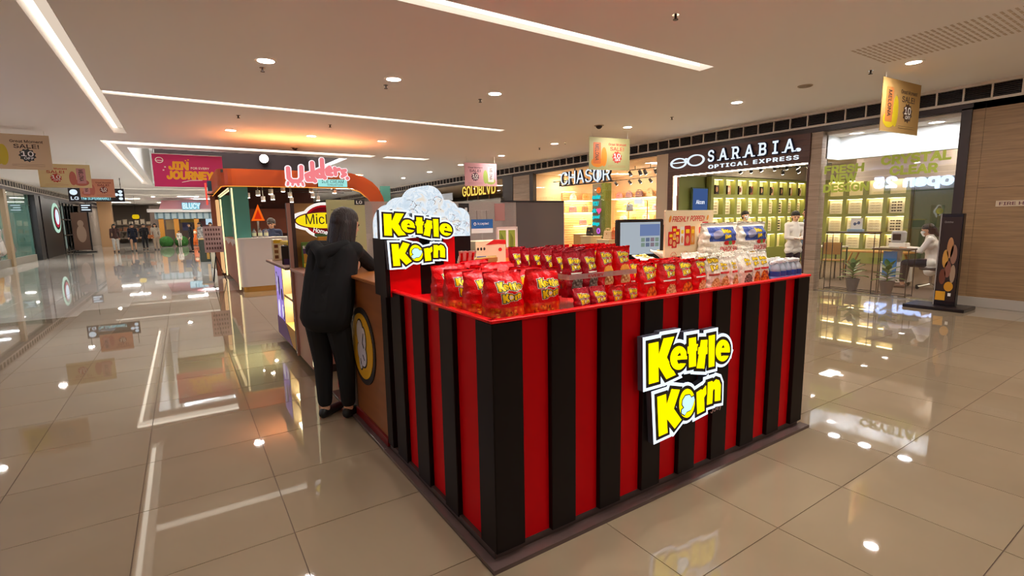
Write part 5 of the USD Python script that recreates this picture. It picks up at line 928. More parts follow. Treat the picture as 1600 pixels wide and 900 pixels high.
t = thing('promo_board', 'dark promotional board with pale lettering beside the touch screen till', 'board', (10.25, 8.75, 0)); part(t, 'panel', bx(-.02, -.28, .3, .02, .28, 1.3, .004), M('promo_dark', '#3f352a', .5)); part(t, 'foot', bx(-.15, -.25, 0, .15, .25, .03), black_matt); part(t, 'post', bx(-.01, -.02, .03, .01, .02, .3), black_matt)
for s_, w, z, m in (('TAKE', .3, 1.15, white_print), ('FLAVORS', .4, 1.0, M('badge_amber', '#c98a14', .5)), ('PACK', .3, .86, white_print)): part(t, 'lettering', slab(textw(s_, w, .07, True), .003, '-x', (-.02, w / 2, z)), m)
# ================================================================ SNACK KIOSK WITH THE OVAL SIGN (behind the woman)
tanp = M('kiosk_tan', '#b58a6a', .45); pinkp = M('kiosk_pink', '#a8796a', .45); board_w = M('kiosk_board', '#9a6c34', .45, var=(2.2, '#84591f', (.6, .6, 5))); dkb = M('kiosk_dark', '#3a2019', .5)
mk = thing('snack_kiosk', 'tan snack kiosk with a tall wooden board and glowing side niches', 'kiosk', (.95, 6.1, 0))
mp = lambda n, m, mat, **k: part(mk, n, m, mat, world=True, **k)
mp('plinth', bx(1.05, 5.1, 0, 2.5, 7.05, .09), M('plinth_dark', '#3a3532', .5)); mp('body', bx(1.0, 5.05, .09, 2.5, 5.7, 1.0), pinkp); mp('body', bx(1.28, 5.8, .09, 2.5, 7.15, 1.0), tanp)
mp('side_panel', bx(.95, 5.05, .07, 1.0, 5.69, 1.0), pinkp); mp('post', bx(.93, 5.7, .07, 1.0, 5.8, 1.71), dkb); mp('post_edge', bx(.925, 5.69, .07, .96, 5.72, 1.71), pinkp)
mp('shelf_top', bx(.91, 5.0, 1.0, 2.5, 5.7, 1.03, .004), pinkp); mp('shelf_top', bx(.88, 5.8, 1.0, 2.5, 7.28, 1.03, .004), M('shelf_greyish', '#8a6a5c', .5)); mp('board', bx(1.0, 5.76, 1.03, 1.75, 5.8, 1.71), board_w)
mp('lower_panel', bx(.95, 5.8, .07, 1.28, 6.5, .3), M('panel_ochre', '#b58440', .5)); mp('lower_panel', bx(.95, 6.5, .07, 1.28, 7.15, .3), M('panel_violet', '#6a4a86', .5)); mp('violet_decal', slab(Polygon([(-6.5, .0), (-6.12, .0), (-6.5, .22)]), .003, '-x', (.95, 0, .075)), M('panel_violet', '#6a4a86', .5))
mp('niche_back', bx(1.24, 5.8, .3, 1.28, 6.52, 1.0), M('niche_ochre', '#c89a3a', .5)); mp('niche_shelf', bx(.96, 5.8, .62, 1.24, 6.5, .65), tanp); mp('divider', bx(.95, 6.5, .3, 1.28, 6.54, 1.0), tanp)
for z in (.98, .605): mp('light_strip', bx(1.0, 5.84, z, 1.2, 6.46, z + .012), glow('niche_strip', '#f4ffd0', 10.))
mp('violet_lit_panel', bx(.96, 6.56, .3, 1.0, 7.14, .98), glow('violet_glow', '#b79af0', .75 * LIT))
rv = random.Random(4)
for i in range(9): y, z = rv.uniform(6.6, 7.05), rv.uniform(.36, .85); mp('lit_shape', slab(ell(-y, z, .05, rv.uniform(.05, .14)), .003, '-x', (.96, 0, 0)), (glow('violet_pale', '#efe6ff', .95 * LIT), M('violet_dark', '#4a3a6a', .5))[i % 2])
mp('lit_strip', bx(.95, 5.02, .1, .97, 5.05, .98), glow('strip_cream', '#fff0c0', .9 * LIT))
def small_bottle(label, loc, c, h=.26, r=.035, group=None, cap='#f0f0e8', rz=0):
    t = thing('bottle', label, 'bottle', loc, rz, group); part(t, 'body', lathe([(0, 0), (r, 0), (r, h * .6), (r * .5, h * .78), (r * .4, h * .86), (0, h * .86)], 16), M('btl_' + c[1:], c, .3), smooth=40); part(t, 'cap', lathe([(0, h), (r * .45, h), (r * .45, h * .86), (0, h * .86)], 12), M('cap_' + cap[1:], cap, .4), smooth=40); part(t, 'wrap', lathe([(r * 1.01, h * .15), (r * 1.03, h * .16), (r * 1.03, h * .5), (r * 1.01, h * .51)], 16), M('lbl_' + c[1:], '#e8efc8', .5), smooth=40); return t
for j, z in enumerate((.65, .31)):
    for i in range(5): small_bottle(f'slim lime green bottle, {ORD[i]} from the left on the {("upper", "lower")[j]} niche shelf', (1.08, 6.4 - i * .13, z), '#9ad82a', .28, .034, 'lime bottles in the glowing niche', '#e8f8d0')
# oval sign
t = thing('oval_sign', 'lit red and yellow oval sign on the wooden board', 'sign', (1.31, 5.755, 1.525))
disc = union_all([ell(0, 0, .215, .175), ell(.0, .0, .345, .1)]); lens = ell(0, .0, .3, .085); white_l = glow('oval_white', '#fff6ee', .95 * LIT)
part(t, 'case', slab(disc.buffer(.022), .03, '-y', (0, 0, 0)), white_l); part(t, 'red_disc', slab(ell(0, 0, .21, .165), .004, '-y', (0, -.03, 0)), glow('oval_red', '#b01a20', .8 * LIT)); part(t, 'dark_ring', slab(ell(0, 0, .185, .145), .003, '-y', (0, -.034, 0)), glow('oval_dark', '#6a1016', .8 * LIT)); part(t, 'yellow_lens', slab(lens, .003, '-y', (0, -.037, 0)), glow('oval_yellow', '#ffe21a', .95 * LIT)); part(t, 'lens_edge', slab(lens.buffer(.012).difference(lens), .003, '-y', (0, -.036, 0)), M('oval_edge', '#7a1218', .4)); part(t, 'green_band', slab(sbox(-.12, -.19, .2, -.14).intersection(disc.buffer(.02)), .003, '-y', (0, -.036, 0)), M('oval_green', '#3f6a3a', .5))
part(t, 'lettering', slab(affinity.translate(textw('Mich', .26, .11), -.2, -.04), .003, '-y', (0, -.04, 0)), M('oval_text', '#4a3a10', .5)); part(t, 'lettering', slab(affinity.translate(affinity.rotate(textw('Home', .15, .05, True), -14), -.13, -.14), .003, '-y', (0, -.04, 0)), white_l)
# goods on the shelf
def pack(name, label, cat, loc, w, h, d, c, prints, rz=0, group=None):
    t = thing(name, label, cat, loc, rz, group); part(t, 'pack', bx(-w / 2, -d / 2, 0, w / 2, d / 2, h, .008), M('pk_' + c[1:], c, .4))
    for i, (x0, z0, x1, z1, cc) in enumerate(prints): part(t, 'print', bx(x0 * w - w / 2, -d / 2 - .002, z0 * h, x1 * w - w / 2, -d / 2 - .0005, z1 * h), M('pk_' + cc[1:], cc, .45))
    return t
t = pack('nut_pack', 'green and amber NUTS pack on the kiosk shelf beside the post', 'snack pack', (1.085, 5.62, 1.03), .11, .27, .07, '#5a7a2a', ((.05, .55, .6, .8, '#4a2a5a'), (.1, .2, .5, .55, '#b9861e'), (.05, .02, .8, .18, '#d8c020'), (.6, .1, .95, .9, '#7a9a3a'))); part(t, 'lettering', slab(textw('NUTS', .06, .035, True), .001, '-y', (-.05, -.038, .2)), white_print)
pack('coffee_pack', 'dark violet pack behind the small bottle on the kiosk shelf', 'snack pack', (1.16, 5.68, 1.03), .09, .27, .06, '#3c2650', ((.1, .6, .9, .8, '#6a4a8a'),)); small_bottle('pinkish bottle with violet cap on the kiosk shelf', (1.175, 5.55, 1.03), '#c88a7a', .2, .045, None, '#4a2a6a'); small_bottle('red and yellow sauce bottle on the kiosk shelf', (1.25, 5.55, 1.03), '#d03a22', .19, .035, None, '#e8b020'); pack('golden_pack', 'golden snack pack standing against the wooden board', 'snack pack', (1.27, 5.7, 1.03), .12, .32, .05, '#c98f2a', ((.1, .1, .9, .5, '#e0b848'), (.2, .6, .8, .85, '#8a5a1a'))); pack('twig_pack', 'tan pack of pretzel sticks standing at the right end of the board', 'snack pack', (1.42, 5.68, 1.03), .15, .36, .06, '#a87a30', ((.1, .05, .3, .95, '#7a4a1a'), (.45, .1, .6, .9, '#8a5a20'), (.75, .05, .9, .95, '#6a4018')))
pack('cake_box', 'tall printed cake box with chocolate pictures on the left end of the kiosk', 'box', (1.0, 7.05, 1.03), .12, .27, .2, '#d8c8a0', ((.15, .1, .5, .25, '#7a4a2a'), (.15, .35, .5, .5, '#8a5a30'), (.15, .6, .5, .75, '#6a3a22'), (.1, .82, .95, .98, '#d8b020'), (.6, .1, .9, .7, '#efe6d0')), rz=-4)
pack('chocolate_pack', 'dark pack with a green plant picture beside the cake box', 'snack pack', (1.06, 6.3, 1.03), .2, .22, .3, '#2a1a16', ((.55, .3, .95, .95, '#7aa03a'), (.1, .0, .9, .3, '#4a2a66')), rz=-20); pack('yellow_box', 'yellow box lying across the top of the dark pack', 'box', (1.08, 6.35, 1.25), .22, .045, .5, '#d8b42a', ((.2, .2, .6, .8, '#b98a1a'),))
# ================================================================ ICE CREAM KIOSK
org = M('canopy_orange', '#d2571a', .42); teal = M('teal_column', '#4a8f82', .5); cwhite = M('counter_white', '#d8cfc8', .35); inner = M('kiosk_brown', '#4a241a', .7); led_w = glow('led_warm', '#ffe2a8', 1.4 * LIT)
ik = thing('ice_cream_kiosk', 'ice cream kiosk with rounded orange canopy, teal column and white counter', 'kiosk', (1, 12.35, 0)); ip = lambda n, m, mat, **k: part(ik, n, m, mat, world=True, **k)
a = np.linspace(np.pi, 1.5 * np.pi, 8); path = [(.74, 17.2)] + [(1.04 + .3 * math.cos(q), 12.65 + .3 * math.sin(q)) for q in a] + [(2.72, 12.35)]
ip('canopy_band', slab(LineString(path).buffer(.03, cap_style='flat'), .36, 'up', (0, 0, 2.32)), org, smooth=30)
arch = Polygon([(2.7, 2.32), (2.7, 2.68), (3.26, 2.68), (3.5, 2.665), (3.81, 2.58), (4.0, 2.47), (4.14, 2.33), (4.25, 2.12), (4.3, 1.9), (4.3, .05), (3.98, .05), (3.98, 1.85), (3.93, 2.0), (3.84, 2.12), (3.7, 2.24), (3.55, 2.3), (3.4, 2.325)])
ip('arch', slab(arch, .06, '-y', (0, 12.38, 0)), org); ip('edge_light', [tube([(.8, 16.8, 2.315)] + [(1.04 + .26 * math.cos(q), 12.65 + .26 * math.sin(q), 2.315) for q in a] + [(2.72, 12.39, 2.315), (3.4, 12.4, 2.32), (3.7, 12.4, 2.235), (3.86, 12.4, 2.1)], .012, 6)], glow('edge_orange', '#ffa03a', 1.1 * LIT))
ip('roof', bx(.78, 12.4, 2.6, 3.5, 17.1, 2.66), M('roof_dark', '#241512', .8)); ip('column', bx(.93, 12.42, 1.17, 1.26, 12.75, 2.32), teal); ip('column', bx(.93, 16.5, .1, 1.2, 16.8, 2.32), teal); ip('teal_panel', bx(4.3, 12.6, 1.9, 4.55, 12.66, 2.4), teal)
ctr = rrect(.97, 12.32, 3.95, 12.9, .14); ip('counter', slab(ctr, 1.06, 'up', (0, 0, .12)), cwhite, smooth=30); ip('counter_side', bx(.97, 12.7, .12, 1.15, 16.5, 1.15), M('counter_terracotta', '#a8624a', .5)); ip('drip_trim', slab(Polygon([(-16.5, 1.0), (-12.75, 1.0), (-12.75, .85), (-13.2, .93), (-13.7, .82), (-14.3, .93), (-15, .84), (-15.8, .94), (-16.5, .86)]), .006, '-x', (.97, 0, .15)), cwhite); ip('kick', slab(ctr.buffer(-.05), .12, 'up', (0, 0, 0)), brass); ip('counter_top', slab(ctr.buffer(.012), .02, 'up', (0, 0, 1.18)), white_plastic)
ip('light_frame', [tube([(.95, 12.42, .06), (.95, 12.42, 2.26), (.95, 16.3, 2.26)], .02, 6), tube([(.95, 16.3, 2.2), (.95, 16.3, .06)], .02, 6), tube([(.93, 13., 2.3), (.93, 16.6, 2.3)], .016, 6)], led_w); ip('lit_pillar', bx(.86, 16.6, .1, .98, 17.1, 2.2), glow('pillar_warm', '#ffc88a', .85 * LIT))
ip('top_light', bx(1.2, 12.7, 2.662, 3.9, 12.9, 2.675), glow('canopy_top_light', '#ff9a5a', 9.)); ip('back_wall', bx(.8, 17.1, 0, 3.6, 17.2, 2.6), inner); ip('brown_wall', bx(1.2, 16.9, 1.2, 4.2, 17.0, 1.95), M('wall_rust', '#7a3c24', .6)); ip('side_pillar', bx(.74, 17., .0, .86, 17.2, 2.6), M('post_brown', '#7a4a3a', .6))
for i, (x, y, z) in enumerate(((1.35, 13.4, 2.45), (1.55, 13.2, 2.5), (1.8, 13., 2.52), (2.05, 12.9, 2.58), (1.75, 14., 2.4), (2., 14.2, 2.45), (2.35, 13.8, 2.5), (2.5, 14.5, 2.4), (2.7, 13., 2.58), (2.9, 13.8, 2.5), (3.3, 13.2, 2.58), (3.2, 14.6, 2.45))):
    z -= .2
    s = ip('spot', [tube([(x, y, z - .06), (x, y, 2.6)], .01, 6), tube([(x, y, z - .02), (x, y - .0, z - .14)], .05, 12)], white_plastic); part(s, 'lamp', tube([(x, y, z - .14), (x, y, z - .146)], .042, 12), glow('kiosk_spot', '#fff0d8', TRACK), world=True)
ip('rail', [bx(1.2, y, 2.3, 3.8, y + .02, 2.315) for y in (12.9, 13.4, 14.2)], black_matt)
t = thing('ice_cream_sign', 'pink lit dripping letters on the orange canopy', 'sign', (2.05, 12.31, 2.36))
pink, pink_w = glow('sign_pink', '#ff8a90', .92 * LIT), glow('sign_pink_edge', '#fff2f4', LIT)
u0 = union_all([LineString([(.04, .36), (.04, .15), (.1, .08), (.25, .08), (.31, .15), (.32, .4)]).buffer(.045)] + [LineString([(x, .05), (x - .012 + .024 * (x > .2), .0)]).buffer(.026) for x in (.02, .12, .22, .32)])
rest = union_all([LineString([(.52, .12), (.44, .12), (.42, .22), (.5, .26), (.55, .2)]).buffer(.042), LineString([(.56, .5), (.56, .14), (.6, .1)]).buffer(.042), LineString([(.74, .2), (.66, .2), (.64, .3), (.72, .34), (.77, .28)]).buffer(.042), LineString([(.78, .58), (.78, .22), (.82, .18)]).buffer(.042), LineString([(.88, .32), (.98, .34), (.94, .42), (.87, .36), (.88, .26), (.98, .25)]).buffer(.034), LineString([(1.06, .4), (1.07, .26)]).buffer(.036), LineString([(1.07, .36), (1.16, .38)]).buffer(.034), LineString([(1.3, .36), (1.22, .35), (1.24, .3), (1.3, .27), (1.22, .22)]).buffer(.032), ell(1.34, .18, .035, .035)])
part(t, 'white_edge', slab(union_all([u0, rest]).buffer(.026), .04, '-y', (0, 0, 0)), pink_w)
for g in [u0] + list(getattr(rest.buffer(.006), 'geoms', [rest.buffer(.006)])): part(t, 'letter', slab(g, .01, '-y', (0, -.04, 0)), pink)
t = thing('ice_cream_sign', 'pale turquoise lit ice cream plate under the pink letters', 'sign', (2.72, 12.31, 2.335)); part(t, 'plate', bx(0, -.03, 0, .66, 0, .17), glow('plate_teal', '#a8efe8', .92 * LIT)); part(t, 'lettering', slab(textw('ICE CREAM', .5, .075), .002, '-y', (.08, -.03, .08)), M('ice_text', '#3a5a5a', .5)); part(t, 'lettering', slab(textw('SINGAPORE', .36, .04), .002, '-y', (.2, -.03, .022)), M('ice_text', '#3a5a5a', .5))
t = thing('side_sign', 'small red and blue lit sign sticking out at the canopy corner', 'sign', (.62, 15., 2.3)); part(t, 'red_tube', bx(-.06, -.02, -.3, -.02, .02, .25), glow('tube_red', '#ff5a4a', LIT)); part(t, 'blue_block', bx(0, -.05, .05, .09, .05, .3), M('block_blue', '#3a7a9a', .5)); part(t, 'arm', bx(-.06, -.01, -.05, .12, .01, -.02), black_matt)
t = thing('orange_display', 'orange lit triangle display on the ice cream counter', 'display', (1.35, 13.1, 1.2)); part(t, 'triangle', slab(Polygon([(0, .62), (.28, .62), (.16, 1.0)]), .04, '-y', (0, 0, -.25)), glow('triangle_orange', '#ff6a1a', .9 * LIT)); part(t, 'inner_triangle', slab(Polygon([(.06, .66), (.22, .66), (.15, .88)]), .006, '-y', (0, -.04, -.25)), glow('triangle_red', '#e03414', .8 * LIT)); part(t, 'post', bx(.12, 0, 0, .16, .04, .4), chrome); part(t, 'foot', bx(.05, -.05, 0, .23, .09, .02), chrome)
for i in range(3): small_bottle(f'grey topping cup, {("left", "middle", "right")[i]} of three on the ice cream counter', (1.33 + i * .12, 12.55, 1.2), '#a8a4a6', .2, .045, None, '#6a6668')
person('person', 'staff in dark cap and navy shirt behind the ice cream counter', (1.85, 13.7), 170, dict(look=(.2, 1, -.2)), 1.6, '#2a3350', '#22222a', cap='#3a302c', sleeves='short')
# menu on tripod
t = thing('menu_easel', 'pale flavour chart on a black tripod left of the ice cream kiosk', 'easel', (.66, 15.2, 0)); part(t, 'chart', bx(-.23, -.02, .78, .2, 0, 1.46), M('chart_pink', '#b89a98', .6))
for r in range(5): part(t, 'picture_row', [bx(-.19 + c * .06, -.023, .86 + r * .12, -.155 + c * .06, -.02, .92 + r * .12) for c in range(6)], M('chart_dark', '#5a3c3c', .6), kind='stuff')
for a_ in (0, 2.1, 4.2): part(t, 'leg', tube([(0, .02, .7), (.2 * math.cos(a_), .02 + .2 * math.sin(a_), 0)], .01, 6), black_matt)
part(t, 'pole', tube([(0, .02, .3), (0, .02, 1.2)], .012, 6), black_matt)
# ================================================================ HANGING SIGNS AND BANNERS
def sale_banner(name, label, x0, y0, ang, w, h, ztop, bg, fruit, burst_c, text_c, flip=False):
    """thin printed board on two cords; w runs along the board"""
    t = thing('sale_banner', label, 'banner', (x0, y0, ztop), ang); part(t, 'board', bx(0, -.004, -h, w, .004, 0), bg)
    fm, fc = fruit; L = (lambda u: w - u) if flip else (lambda u: u)
    part(t, 'stick', slab(rrect(min(L(.1 * w), L(.28 * w)), -.82 * h, max(L(.1 * w), L(.28 * w)), -.16 * h, .02), .002, '-y', (0, -.004, 0)), fm); part(t, 'fruit', slab(union_all([ell(L(.2 * w), -.78 * h, .15 * w, .15 * h), ell(L(.36 * w), -.6 * h, .07 * w, .3 * h)]), .001, '-y', (0, -.004, 0)), fc)
    part(t, 'stick_lettering', slab(affinity.translate(affinity.rotate(textw('MELONA', .5 * h, .09 * w, True), -90, origin=(0, 0)), L(.19 * w) - .045 * w, -.22 * h), .001, '-y', (0, -.006, 0)), M('melon_text', '#3a2a26', .5))
    cx = L(.68 * w); part(t, 'lettering', slab(affinity.translate(textw('Great Moment', .44 * w, .08 * h, True), cx - .21 * w, -.24 * h), .001, '-y', (0, -.004, 0)), text_c); part(t, 'lettering', slab(affinity.translate(textw('SALE!', .34 * w, .12 * h, True), cx - .17 * w, -.4 * h), .001, '-y', (0, -.004, 0)), text_c)
    part(t, 'burst', slab(burst(cx, -.6 * h, .2 * h, 11), .001, '-y', (0, -.004, 0)), burst_c); part(t, 'burst_lettering', slab(affinity.translate(textw('10', .17 * w, .15 * h, True), cx - .085 * w, -.63 * h), .001, '-y', (0, -.005, 0)), white_print); part(t, 'burst_lettering', slab(affinity.translate(textw('OFF', .13 * w, .07 * h, True), cx - .05 * w, -.72 * h), .001, '-y', (0, -.005, 0)), white_print)
    part(t, 'small_print', [slab(sbox(cx - .22 * w, -.87 * h - i * .03, cx + .22 * w, -.865 * h - i * .03), .001, '-y', (0, -.004, 0)) for i in range(2)], text_c, kind='stuff'); part(t, 'bottom_bar', bx(0, -.006, -h - .008, w, .006, -h), M('banner_bar', '#c9b48c', .5))
    for x in (.06 * w, .94 * w): part(t, 'cord', tube([(x, 0, 0), (x, 0, H - ztop)], .004, 5), white_plastic)
    return t
tanb, greenb, pinkb, coral = M('banner_tan', '#b08d58', .75, spec=.1), M('banner_green', '#a9a472', .6), M('banner_pink', '#cf9aa0', .6), M('banner_coral', '#d08a6e', .6)
brown_p, red_p = M('print_brown', '#4a3420', .5), M('print_red', '#b83a2c', .5); yel_f, org_f, lime_f = M('fruit_yellow', '#c9b01e', .5), M('fruit_orange', '#d8801c', .5), M('fruit_lime', '#9ab050', .5)
sale_banner('', 'tan banana SALE banner hanging nearest at the upper right', 8.33, 3.2, -4, 1.1, .72, 3.38, tanb, (M('stick_orange', '#b9743a', .5), yel_f), brown_p, brown_p)
sale_banner('', 'pale green melon SALE banner hanging in front of the bag shop letters', 7.75, 8.6, -8, 1.13, .71, 3.3, greenb, (M('stick_red_orange', '#c9662a', .5), org_f), red_p, red_p)
t = sale_banner('', 'pink SALE banner hanging over the gold letters', 7.42, 13.9, -6, 1.1, .7, 3.26, pinkb, (M('stick_pale', '#d8c8c0', .5), lime_f), M('print_violet', '#5a3a4a', .5), M('print_violet', '#5a3a4a', .5), True)
sale_banner('', 'tan banana SALE banner hanging nearest at the upper left', -3.25, 14., 0, 1.12, .68, 3.36, M('banner_sand', '#d2b690', .6), (yel_f, yel_f), M('burst_dark', '#3c3a34', .5), brown_p)
sale_banner('', 'sand and pink SALE banner hanging second at the upper left', -3.38, 20., 0, 1.18, .68, 3.36, M('banner_wheat', '#dcc490', .6), (M('stick_rose', '#c98a8a', .5), M('fruit_rose', '#c06a5a', .5)), red_p, red_p, True)
sale_banner('', 'coral red SALE banner hanging third at the upper left', -3.0, 24., 0, 1.0, .66, 3.24, coral, (M('stick_rose', '#c98a8a', .5), M('fruit_rose', '#c06a5a', .5)), M('print_maroon', '#7a3028', .5), M('print_maroon', '#7a3028', .5))
t = thing('event_banner', 'large magenta banner with orange lettering hanging under the ceiling opening', 'banner', (-.5, 15.92, 2.5)); part(t, 'sheet', bx(0, -.01, 0, 1.56, .01, .82), M('magenta', '#c8246a', .55)); gold_p = M('banner_gold', '#f0b01a', .5)
part(t, 'lettering', slab(affinity.translate(textw('JIN', .42, .2, True, 4).buffer(.014), .34, .44), .002, '-y', (0, -.01, 0)), gold_p); part(t, 'lettering', slab(affinity.translate(textw('JOURNEY', 1.02, .2, True, 4).buffer(.014), .28, .2), .002, '-y', (0, -.01, 0)), gold_p); part(t, 'lettering', slab(affinity.translate(textw('FOR EVERY', .42, .06, True), .82, .46), .002, '-y', (0, -.01, 0)), white_print)
part(t, 'emblem', slab(ell(.15, .67, .09, .075).difference(ell(.15, .67, .07, .055)).union(sbox(.08, .65, .22, .67)), .002, '-y', (0, -.01, 0)), white_print); part(t, 'swoosh', slab(LineString([(.6, .12), (.8, .17), (1.05, .18)]).buffer(.008), .002, '-y', (0, -.01, 0)), white_print); part(t, 'top_bar', bx(0, -.015, .82, 1.56, .015, .84), white_print)
for i in range(4): part(t, 'sparkle', slab(burst((.22, .26, .72, .78)[i], (.42, .5, .68, .7)[i], .03, 4, .4), .002, '-y', (0, -.01, 0)), (white_print, gold_p)[i > 1])
for x in (.04, 1.52): part(t, 'cord', tube([(x, 0, .84), (x, 0, H - 2.5 + .05)], .004, 5), dark_brown)
t = thing('spotlight', 'bright round lamp on the dark wall of the ceiling opening', 'spotlight', (2.87, 21.9, 4.0)); part(t, 'lamp', tube([(0, -.12, 0), (0, -.1, 0)], .16, 20), glow('wall_lamp', '#fff2d8', 4.)); part(t, 'housing', tube([(0, -.1, 0), (0, .09, 0)], .17, 20), dark_brown)
t = thing('direction_sign', 'long dark lit supermarket direction sign hanging over the corridor', 'sign', (-3.62, 26.05, 2.5)); part(t, 'case', bx(0, 0, 0, 1.74, .08, .52, .005), M('sign_dark', '#2a2630', .4)); lw = glow('dir_white', '#dff2ff', LIT)
part(t, 'lettering', slab(textw('LG', .24, .13, True), .004, '-y', (.06, 0, .06)), lw); part(t, 'round_mark', slab(ell(.16, .36, .12, .11), .004, '-y', (0, 0, 0)), lw); part(t, 'lettering', slab(textw('The SUPERMARKET', .95, .12, True), .004, '-y', (.36, 0, .06)), glow('dir_teal', '#a8ecf4', LIT)); part(t, 'lettering', slab(textw('LOWER GROUND', .55, .05), .004, '-y', (.36, 0, .22)), lw)
for x, z in ((1.48, .28), (1.62, .4), (1.62, .27), (1.62, .12)): part(t, 'dot_mark', slab(ell(x, z, .07, .06), .004, '-y', (0, 0, 0)), lw)
for x in (.1, 1.64): part(t, 'rod', tube([(x, .04, .52), (x, .04, H - 2.5)], .012, 6), black_matt)
t = thing('direction_sign', 'small dark lit sign hanging farther down the corridor', 'sign', (-4.6, 36, 2.3)); part(t, 'case', bx(0, 0, 0, .5, .08, .45), M('sign_dark', '#2a2630', .4)); part(t, 'text_bar', [bx(.06, -.004, .1 + i * .12, .44 - .1 * (i % 2), 0, .16 + i * .12) for i in range(3)], lw, kind='stuff'); part(t, 'rod', tube([(.25, .04, .45), (.25, .04, H - 2.3)], .012, 6), black_matt)
# ================================================================ CEILING FITTINGS
spk = lambda i: 'small ceiling sprinkler ' + ('beside the left downlight of the nearest row', 'at the left of the second strip light', 'between the strip lights in the middle', 'beside the middle downlight of the nearest row', 'beside the right downlight of the nearest row', 'above the long strip light at the top', 'left of the second right-hand downlight', 'left of the tan sale banner', 'above the bag shop letters', 'left of the fourth right-hand downlight')[i]
for i, (x, y) in enumerate(((1.02, 7.22), (1.02, 10.5), (2.66, 10.65), (2.63, 7.25), (4.24, 7.33), (4.2, 3.42), (8.28, 6.77), (8.12, 3.28), (8.45, 11.4), (8.43, 10.26))):
    t = thing('sprinkler', spk(i), 'sprinkler', (x, y, H)); part(t, 'rose', lathe([(0, -.004), (.035, -.004), (.035, .0), (0, .0)], 14), chrome); part(t, 'stem', tube([(0, 0, 0), (0, 0, -.045)], .012, 8), dark_brown); part(t, 'deflector', lathe([(0, -.05), (.026, -.05), (.026, -.045), (0, -.045)], 12), dark_brown)
for i, (x, y, lb) in enumerate(((7.6, 8.12, 'dome camera on the ceiling above the green sale banner'), (2.62, 14.2, 'dome camera on the ceiling over the ice cream kiosk'), (8.16, 4.17, 'flat round ceiling speaker between the right-hand downlights'))):
    t = thing('ceiling_speaker' if i == 2 else 'dome_camera', lb, 'camera' if i < 2 else 'speaker', (x, y, H)); part(t, 'rim', lathe([(0, -.012), (.1, -.012), (.105, 0), (0, 0)], 20), M('fitting_beige', '#b8a894', .5)); 
    if i < 2: part(t, 'dome', lathe([(0, -.075), (.03, -.07), (.06, -.045), (.07, -.012), (0, -.012)], 16), dark_brown, smooth=40)
    else: part(t, 'grille', lathe([(0, -.016), (.085, -.016), (.085, -.012), (0, -.012)], 20), M('grille_taupe', '#9a8874', .6))
pg = thing('air_diffuser', 'perforated air diffuser strip in the ceiling at the upper right', 'diffuser', (7.4, 2, H)); holes_ = []
for i in range(34):
    for j in range(7): holes_.append(bx(6.95 + j * .14, 1.2 + i * .055, H - .003, 7.06 + j * .14, 1.222 + i * .055, H - .0002))
part(pg, 'slot', holes_, M('slot_shade', '#cdc0b2', .8), world=True, kind='stuff')
# ================================================================ LEFT SHOPS AND THE FAR END
ls_ = thing('window_5', kind='structure')
part(ls_, 'pane', bx(XL - .06, 24, .05, XL - .05, 31.2, 3.0), clear_glass); part(ls_, 'post', bx(XL - .1, 27., 0, XL + .05, 27.35, 3.0), M('post_tan', '#a08a6a', .4)); part(ls_, 'shop_back', bx(XL - 3.6, 24, 0, XL - 3.5, 31.4, 3.), M('left_shop', '#c9c4bc', .6)); part(ls_, 'shop_side', bx(XL - 3.6, 31.3, 0, XL - .1, 31.42, 3.), M('left_green', '#4a7a6a', .5)); part(ls_, 'sill', bx(XL - .1, 24, 0, XL - .02, 31.2, .3), M('sill_grey', '#8a8478', .5)); part(ls_, 'shop_side', bx(XL - 3.6, 23.9, 0, XL - .1, 24., 3.), M('left_shop', '#c9c4bc', .6)); part(ls_, 'shop_ceiling', bx(XL - 3.6, 24, 2.95, XL - .2, 46, 3.0), white_paint)
for i, y in enumerate((25.2, 27.6, 29.6)): t = thing('ceiling_panel_light', f'long white ceiling light in the left shop, {("nearest", "middle", "farthest")[i]}', 'ceiling light', (XL - 1.2, y, 2.948)); part(t, 'frame', bx(-.7, -.14, -.01, .7, .14, 0), white_plastic); part(t, 'diffuser', bx(-.68, -.12, -.014, .68, .12, -.009), glow('panel_cool', '#eef6ff', SHOP))
for i, (y, c, lb) in enumerate(((27.9, '#d8a020', 'yellow'), (28.8, '#c9c0b8', 'white'), (26.4, '#c04a3a', 'red'), (30.2, '#8a8078', 'grey'))):
    t = thing('dress_form', f'dress form in a {lb} garment behind the left shop window', 'dress form', (XL - .7, y, 0)); part(t, 'garment', smoothed(hull_chain([((V(0, 0, .95), .15), (V(0, 0, 1.15), .12)), ((V(0, 0, 1.15), .12), (V(0, 0, 1.38), .15)), ((V(0, -.14, 1.42), .06), (V(0, .14, 1.42), .06)), ((V(0, 0, .95), .15), (V(0, 0, .55), .22))]), .05, 6), M('garment_' + c[1:], c, .8), smooth=True); part(t, 'neck', tube([(0, 0, 1.45), (0, 0, 1.58)], .045, 10), white_plastic); part(t, 'pole', tube([(0, 0, .02), (0, 0, .6)], .015, 8), chrome); part(t, 'base', cyl(0, 0, 0, .02, .16, 20), chrome)
bk = thing('wall_shopfront', kind='structure'); blk = M('shop_black', '#1d1a1c', .35)
part(bk, 'pilaster', bx(XL - .1, 31.5, 0, XL + .12, 32.3, 3.), M('pilaster_dark', '#26282a', .4)); part(bk, 'pilaster', bx(XL - .1, 32.6, 0, XL + .12, 33.4, 3.), blk); part(bk, 'sign_wall', bx(XL - .05, 33.6, 0, XL + .02, 37.6, 2.98), blk)
for i in range(5): part(bk, 'grid_bar', bx(XL - .04, 37.8 + i * 1.0, 0, XL + .02, 37.88 + i * 1.0, 2.98), blk)
